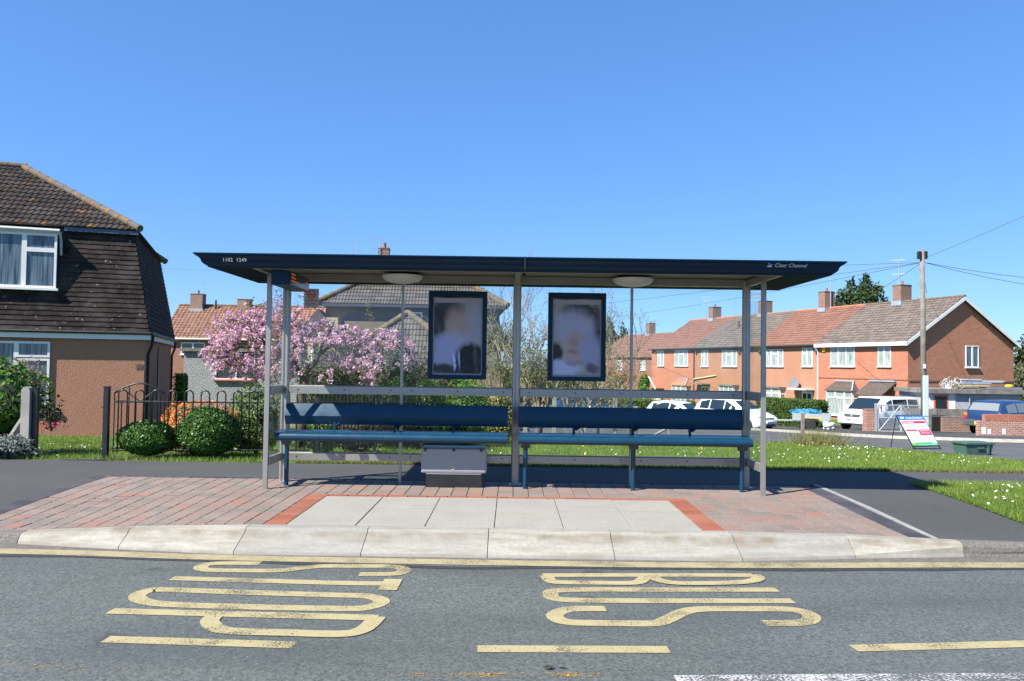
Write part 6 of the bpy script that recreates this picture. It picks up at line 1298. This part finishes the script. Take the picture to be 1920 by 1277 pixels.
# brick pier, field gate, walls
q = TG(1632, 808); pz0 = P(1632, 808, 36.5); t = thing('brick_pier', 'short red brick gate pier beside the galvanised gate', 'gate pier', (pz0.x, 36.5, T(0, 36.5))); hh = P(1632, 769, 36.5).z-T(0, 36.5)
MB().box(-.28, .28, -.22, .22, -.1, hh).build('pier', M['brick_wall'], t); MB().box(-.29, .29, -.23, .23, hh+.001, hh+.05).build('coping', M['brick2'], t)
a = P(1647, 800, 36.3); b = P(1735, 800, 36.0); t = thing('field_gate', 'galvanised tubular gate with wire mesh and diagonal braces', 'gate', (a.x, 36.3, T(0, 36.3)+.05), math.atan2(-.3, b.x-a.x)); L = b.x-a.x; H = P(1690, 757, 36.2).z-T(0, 36.3)-.1
for x in (0, L*.49, L*.51, L): MB().tube([(x, 0, 0), (x, 0, H)], .035, 8).build('upright', M['galv'], t)
MB().box(-.16, -.06, -.06, .06, -.1, H+.05).build('hanging_post', M['galv'], t)
for s0, s1 in ((0, L*.49), (L*.51, L)):
    for z in (.05, H*.52, H-.03): MB().tube([(s0, 0, z), (s1, 0, z)], .026, 6).build('gate_rail', M['galv'], t)
MB().tube([(.03, 0, .08), (L*.47, 0, H-.05)], .024, 6).build('brace', M['galv'], t); MB().tube([(L*.53, 0, H-.05), (L*.97, 0, .08)], .024, 6).build('brace', M['galv'], t)
m = MB()
for i in range(40): z = .05+H*i/40; m.box(0, L, -.002, .002, z, z+.006)
for i in range(26): x = L*i/26; m.box(x, x+.006, -.002, .002, .05, H-.03)
tag(m.build('wire_mesh', M['galv'], t), kind='stuff')
def fw(px0, px1, y0, y1, Y): a = P(px0, y0, Y); b = P(px1, y1, Y); return a.x, b.x, b.z, a.z
x0, x1, z0, z1 = fw(1700, 1822, 766, 784, 38.5); t = thing('gravel_board_fence', 'weathered grey concrete board fence behind the steel gate', 'fence', ((x0+x1)/2, 38.6, 0)); L = (x1-x0)/2
for i in range(4): MB().box(-L, L, -.03, .03, z1-.30*(i+1)+.006, z1-.30*i).build('board', M['concrete_dark'], t)
for x in (-L, -L*.1, L): MB().box(x-.06, x+.06, -.07, .07, T(0, 38.6)-.1, z1+.02).build('fence_post', M['concrete_dark'], t)
x0, x1, z0, z1 = fw(1768, 1812, 783, 812, 38.0); t = thing('garden_wall', 'low brown brick wall under the concrete board fence', 'wall', (x0, 38.0, T(0, 38)-.1)); MB().box(0, x1-x0+1.2, 0, .2, -.1, z1-T(0, 38)+.1).build('brickwork', M['brick_old'], t); MB().box(-.01, x1-x0+1.21, -.01, .21, z1-T(0, 38)+.101, z1-T(0, 38)+.15).build('coping', M['concrete_dark'], t)
x0, x1, z0, z1 = fw(1748, 1768, 778, 810, 38.3); t = thing('black_bin_store', 'black panel door in the gap beside the brown brick wall', 'panel', ((x0+x1)/2, 38.2, T(0, 38.2))); MB().box(-.3, .28, 0, .08, -.1, z1-T(0, 38.2)).build('panel', M['black'], t); MB().box(-.31, .29, -.02, .0, z1-T(0, 38.2)-.1, z1-T(0, 38.2)+.02).build('top_rail', M['trim'], t)
# front wall with soldier course
x0, x1, z0, z1 = fw(1836, 1990, 788, 826, 30.5); zg_ = T(0, 30.5)+.1; t = thing('front_brick_wall', 'weathered red brick front wall with upright bricks on top', 'wall', (x0, 30.5, zg_)); hw_ = z1-zg_-.02
MB().box(0, 6, 0, .23, -.2, hw_).build('brickwork', M['brick_wall'], t)
bw = MB().box(-.033, .033, 0, .215, 0, .24); bme = bpy.data.meshes.new('soldier_brick'); bme.from_pydata(bw.v, [], bw.f); bme.materials.append(M['ridge_red']); bme.update()
for i in range(40):
    o = bpy.data.objects.new('soldier_brick', bme); C.objects.link(o); o.parent = t; o.location = (.28+.078*i, .01, hw_+.002+random.uniform(0, .012)); o.rotation_euler = (0, random.uniform(-.03, .03), 0)
for px, w_ in ((1852, .12), (1862, .09), (1890, .1)): q = P(px, 815, 30.3); MB().box(q.x-x0-w_, q.x-x0+w_*.4, -.012, -.002, .05, .05+w_*2.2).build('paint_patch', M['offwhite'], t)
# concrete garage with sheets and junk on its flat roof
x0, x1, z0, z1 = fw(1742, 1913, 737, 790, 41.5); zr = z1; t = thing('concrete_garage', 'flat-roofed grey concrete garage with orange-framed window against the gable', 'garage', (x0, 41.5, 0)); L = x1-x0
MB().box(0, L, 0, 3.2, -2.2, zr).build('wall', plain('grey_panel', (.30, .31, .33), .85, 0, .15, 2), t); MB().box(-.2, L+.25, -.25, 3.4, zr+.001, zr+.22).build('roof_slab', M['concrete_dark'], t)
wx0 = P(1750, 760, 41.5).x-x0; wx1 = P(1777, 760, 41.5).x-x0; wp = P(1791, 760, 41.5).x-x0
MB().box(0, wp, -.03, -.002, -1.6, zr-.02).build('white_panel', M['offwhite'], t); o = MB().box(wx0, wx1, -.05, -.031, -1.2, zr-.08).build('window_frame', plain('orange_frame', (.62, .14, .05), .6), t); MB().box(wx0+.08, wx1-.08, -.065, -.051, -1.2, zr-.18).build('pane', M['carglass'], o)
MB().tube([(wp+.7, -.1, -1.5), (wp+.7, -.1, zr-.05)], .03, 6).build('downpipe', M['galv'], t)
def junk(nm, lab, cat, px0, px1, y0, y1, mat, Y=42.4, dp=1.2, tilt=0, base=None):
    a = P(px0, y0, Y); b = P(px1, y1, Y); zb_ = base if base is not None else b.z; o = thing(nm, lab, cat, ((a.x+b.x)/2, Y, zb_), tilt); L = (b.x-a.x)/2
    MB().box(-L, L, -dp/2, dp/2, 0, (a.z-b.z)*.55).build('sheet', mat, o); MB().box(-L*.92, L*.85, -dp/2-.05, dp/2-.08, (a.z-b.z)*.55+.002, a.z-b.z).build('upper_sheet', M['lead'], o)
    return o
rz0 = zr+.222; PXM = 1480/42.4
jk = [('sheet_stack', 'long dark sheets lying along the garage roof edge', 'sheets', 1830, 1902, .0, .16, M['trim']), ('board_stack', 'pile of yellow and grey boards stacked on the garage roof', 'boards', 1796, 1868, .0, .34, M['pole'])]
for nm, lab, cat, p0, p1, h0, h1, mat in jk:
    a = P(p0, 730, 42.2); b = P(p1, 730, 42.2); Y = 41.7 if nm == 'sheet_stack' else 42.9; o = thing(nm, lab, cat, ((a.x+b.x)/2, Y, rz0)); L = (b.x-a.x)/2; k = 5; hh = (h1-h0)/k
    for i in range(k): s_ = random.uniform(-.15, .15); MB().box(-L*.95+s_, L*.9+s_, -.35, .35, i*hh, (i+1)*hh-.006).build('sheet', [mat, M['lead'], M['concrete_dark'], M['galv'], mat][i] if nm == 'sheet_stack' else [M['trim'], M['pole'], plain('yellow_board', (.5, .36, .14), .7), M['concrete_dark'], M['lead']][i], o)
a = P(1800, 730, 42.9); o = thing('metal_sheets', 'bright corrugated metal sheets on top of the board pile', 'sheets', (a.x+1.2, 42.9, rz0+.345)); MB().box(-1.0, .95, -.3, .3, 0, .05).build('sheet', M['galv'], o); MB().box(-.9, 1.1, -.25, .3, .052, .12).build('sheet', M['lead'], o); MB().box(-1.05, -.2, -.3, .25, .122, .19).build('sheet', plain('pale_metal', (.55, .57, .6), .35, .5, .1, 4), o)
a = P(1790, 730, 42.2); o = thing('wire_bundle', 'tangled bundle of pale wire and pots on the garage roof', 'bundle', (a.x, 42.6, rz0)); m = MB()
for i in range(26):
    c = Vector((random.gauss(0, .22), random.gauss(0, .15), random.uniform(.08, .5))); r = random.uniform(.08, .2); pts = [c+Vector((math.cos(a_)*r, math.sin(a_+i)*r*.6, max(-c.z+.02, math.sin(a_)*r))) for a_ in np.linspace(0, 6.28, 11)]; m.tube(pts, .014, 4)
m.build('wire_coil', plain('pale_wire', (.45, .42, .4), .7), o); MB().lathe([(.16, 0), (.2, .2), (.18, .22)], 10, Matrix.Translation((-.1, 0, 0))).build('pot', M['offwhite'], o)
a = P(1897, 733, 41.7); o = thing('yellow_tub', 'small yellow and blue tub at the end of the garage roof', 'tub', (a.x, 41.75, rz0+.0)); MB().lathe([(.13, 0), (.15, .14), (.14, .15)], 12).build('tub', plain('blue_plastic', (.03, .16, .5), .5), o); MB().lathe([(.19, .151), (.2, .2), (.12, .27), (.02, .28)], 12, Matrix.Translation((-.12, 0, 0))).build('lid', plain('yellow_plastic', (.75, .5, .02), .5), o)
# trailer, bin and bag in front of the salmon house
q = P(1522, 800, 39.5); zt = T(0, 39.5)+.1; t = thing('utility_trailer', 'small grey box trailer loaded with blue tarpaulin by the salmon house', 'trailer', (q.x, 39.5, zt), math.radians(-25))
MB().box(-.85, .85, -.5, .5, .38, .44).build('floor', M['trim'], t)
for bx in ((-.85, .85, -.52, -.49), (-.85, .85, .49, .52), (-.87, -.851, -.52, .52), (.851, .87, -.52, .52)): MB().box(bx[0], bx[1], bx[2], bx[3], .44, .80).build('side_board', M['galv'], t)
for s in (-1, 1): w_ = MB().lathe([(.1, -.06), (.24, -.06), (.26, -.03), (.26, .05), (.23, .07), (.1, .07)], 16, Matrix.Translation((0, s*.60, .26)) @ Matrix.Rotation(math.pi/2, 4, 'X')).build('wheel', M['rubber'], t); MB().box(-.34, .34, s*.60-.08, s*.60+.08, .54, .57).build('mudguard', M['trim'], t)
MB().tube([(-.85, 0, .4), (-1.7, 0, .38)], .04, 6).build('drawbar', M['galv'], t); MB().box(-.5, .5, -.535, -.521, .50, .62).build('marker_board', plain('ochre_board', (.5, .32, .03), .6), t)
p, d = shell((-.25, 0, .82), (.6, .42, .2), 1100, 91, .1, .3); leaf_cloud('tarpaulin', p, .07, plain('blue_tarp', (.05, .27, .42), .5), t, .9, d)
q = P(1507, 780, 41); t = thing('black_bin', 'small black bin with pale lid behind the trailer', 'bin', (q.x, 41, T(0, 41)+.1)); MB().lathe([(.22, 0), (.27, .85), (.29, .86), (.29, .9)], 14).build('drum', M['black'], t); MB().lathe([(.30, .901), (.28, .96), (.05, 1.0)], 14).build('lid', M['offwhite'], t)
q = TG(1505, 806); q = P(1505, 800, 31); t = thing('timber_marker_post', 'short timber post beside the overgrown verge corner', 'post', (q.x, 31, T(0, 31))); hh = P(1505, 774, 31).z-T(0, 31); MB().box(-.06, .06, -.06, .06, -.1, hh).build('shaft', M['pole'], t, bevel=.012); MB().lathe([(.05, hh), (.03, hh+.02), (.002, hh+.025)], 8).build('worn_top', M['pole'], t)
q = P(1553, 802, 37.5); t = thing('rubbish_bag', 'small white and green rubbish bag on the footway near the van', 'bag', (q.x, 37.5, T(0, 37.5)+.1))
bm = bmesh.new(); bmesh.ops.create_icosphere(bm, subdivisions=3, radius=1); dd = np.array([v.co[:] for v in bm.verts]); rr = lump(dd, 5, .35)
for v, a_, r in zip(bm.verts, dd, rr): v.co = (a_[0]*r*.24, a_[1]*r*.2, max(0, a_[2]*r*.2+.18))
me = bpy.data.meshes.new('sack'); bm.to_mesh(me); bm.free(); link('sack', me, M['offwhite'], t); MB().tube([(0, 0, .33), (.04, 0, .45), (.1, .02, .47)], .05, 7, True, .02).build('tied_neck', plain('green_plastic', (.05, .25, .08), .5), t)
# A-board
bl, br = P(1708, 838, 18.6), P(1763, 838, 18.6); z0 = T(0, 18.7); ang = math.radians(28); ca = ((bl.x+br.x)/2)
wd = (br.x-bl.x)/math.cos(ang)/2*1.0; t = thing('pavement_sign', 'leaning A-frame notice board with blue and red panels at the grass edge', 'sign', (ca-.05, 18.7, z0), ang*.7)
hb = P(1735, 781, 18.6).z-z0; lean = math.radians(27)
RL_ = Matrix.Translation((0, -.16, .10)) @ Matrix.Rotation(-lean, 4, 'X'); RL_ = Matrix.Translation((0, -.16, .06)) @ Matrix.Rotation(-math.radians(24), 4, 'X') @ Matrix.Shear('XZ', 4, (0, 0)); HB = (hb-.06)/math.cos(math.radians(24))
SHX = -.24                                          # the frame has slumped sideways
RL_ = RL_ @ Matrix(((1, 0, SHX, 0), (0, 1, 0, 0), (0, 0, 1, 0), (0, 0, 0, 1)))
def bd(nm, x0, x1, z0_, z1_, mat, y=-.012, par=None): return MB().box(x0, x1, y-.0015, y, z0_, z1_, RL_).build(nm, mat, par or t)
MB().box(-wd, wd, -.010, .010, .05, HB, RL_).build('board', M['white'], t); MB().box(-wd-.012, wd+.012, -.011, .011, HB, HB+.02, RL_).build('top_bar', M['black'], t); MB().box(-wd-.012, wd+.012, -.011, .011, .03, .049, RL_).build('bottom_bar', M['black'], t)
for s in (-1, 1):
    MB().box(s*(wd+.006)-.008, s*(wd+.006)+.008, -.011, .011, -.06, HB, RL_).build('side_bar', M['black'], t)
    tp = RL_ @ Vector((s*wd, .02, HB)); MB().tube([tp, (s*wd-.05+.0, .48, 0)], .010, 6).build('back_leg', M['black'], t)
H_ = HB-.05; fz = lambda f: .05+H_*f
RED = plain('notice_red', (.62, .03, .08), .5, 0, .03, 3); BLU = plain('notice_blue', (.02, .16, .62), .5, 0, .03, 3)
bd('blue_header', -wd+.004, wd-.004, fz(.86), fz(.995), BLU); bd('red_band', -wd+.03, wd-.02, fz(.74), fz(.815), RED); bd('red_label', -wd+.03, -.02, fz(.485), fz(.535), RED); bd('red_box', .01, wd-.02, fz(.345), fz(.53), RED)
bd('green_hills', -wd+.004, wd-.004, fz(.0), fz(.075), plain('notice_green', (.10, .45, .08), .5, 0, .2, 8)); bd('hill_stripe', -wd+.2, wd-.02, fz(.02), fz(.05), plain('notice_cyan', (.15, .5, .55), .5), -.0136); bd('hill_top', -wd+.1, wd-.15, fz(.076), fz(.105), plain('notice_deep_green', (.03, .33, .12), .5))
for f, a_, b_ in ((.665, -.8, .75), (.62, -.75, .8), (.43, -.75, -.2), (.39, -.75, -.3), (.27, -.7, -.1), (.25, .1, .8)): bd('small_print', wd*a_, wd*b_, fz(f), fz(f)+.010, plain('print_lilac', (.42, .40, .55), .6))
def btxt(s, x, f, size, mat): text_mesh('lettering', s, size, mat, t, RL_ @ Matrix.Translation((x, -.0142, fz(f))) @ FACE, bold=.001)
btxt('Active Residents', -wd*.42, .893, .076, M['white']); btxt("What's Happening!", -wd+.05, .757, .044, M['white'])
for f in (.47, .40): bd('box_print', .05, wd-.07, fz(f), fz(f)+.018, plain('pale_print', (.75, .5, .55), .6), -.0138)
bd('header_emblem', -wd+.06, -wd+.17, fz(.90), fz(.96), M['white'], -.0138)
# green recycling box
q0, q1 = P(1796, 853, 16.2), P(1852, 853, 16.2); t = thing('recycling_box', 'green plastic recycling box with rim standing at the grass edge', 'box', ((q0.x+q1.x)/2, 16.2, T(0, 16.2)), math.radians(8)); w_ = (q1.x-q0.x)/2; hh = P(1820, 828, 16.2).z-T(0, 16.2)
GRN = plain('green_crate', (.05, .105, .085), .5, 0, .12, 6)
MB().add([(-w_*.9, -.17, 0), (w_*.9, -.17, 0), (w_*.9, .17, 0), (-w_*.9, .17, 0), (-w_, -.2, hh-.04), (w_, -.2, hh-.04), (w_, .2, hh-.04), (-w_, .2, hh-.04)], [(3, 2, 1, 0), (4, 5, 6, 7), (0, 1, 5, 4), (1, 2, 6, 5), (2, 3, 7, 6), (3, 0, 4, 7)]).build('tub', GRN, t, bevel=.015)
MB().box(-w_*1.08, w_*1.08, -.225, .225, hh-.045, hh).build('rim', GRN, t, bevel=.012); MB().box(-.05, .09, -.215, -.196, hh-.13, hh-.09).build('handle', GRN, t); MB().box(w_*.55, w_*.65, -.222, -.19, .05, hh-.05).build('rib', GRN, t)
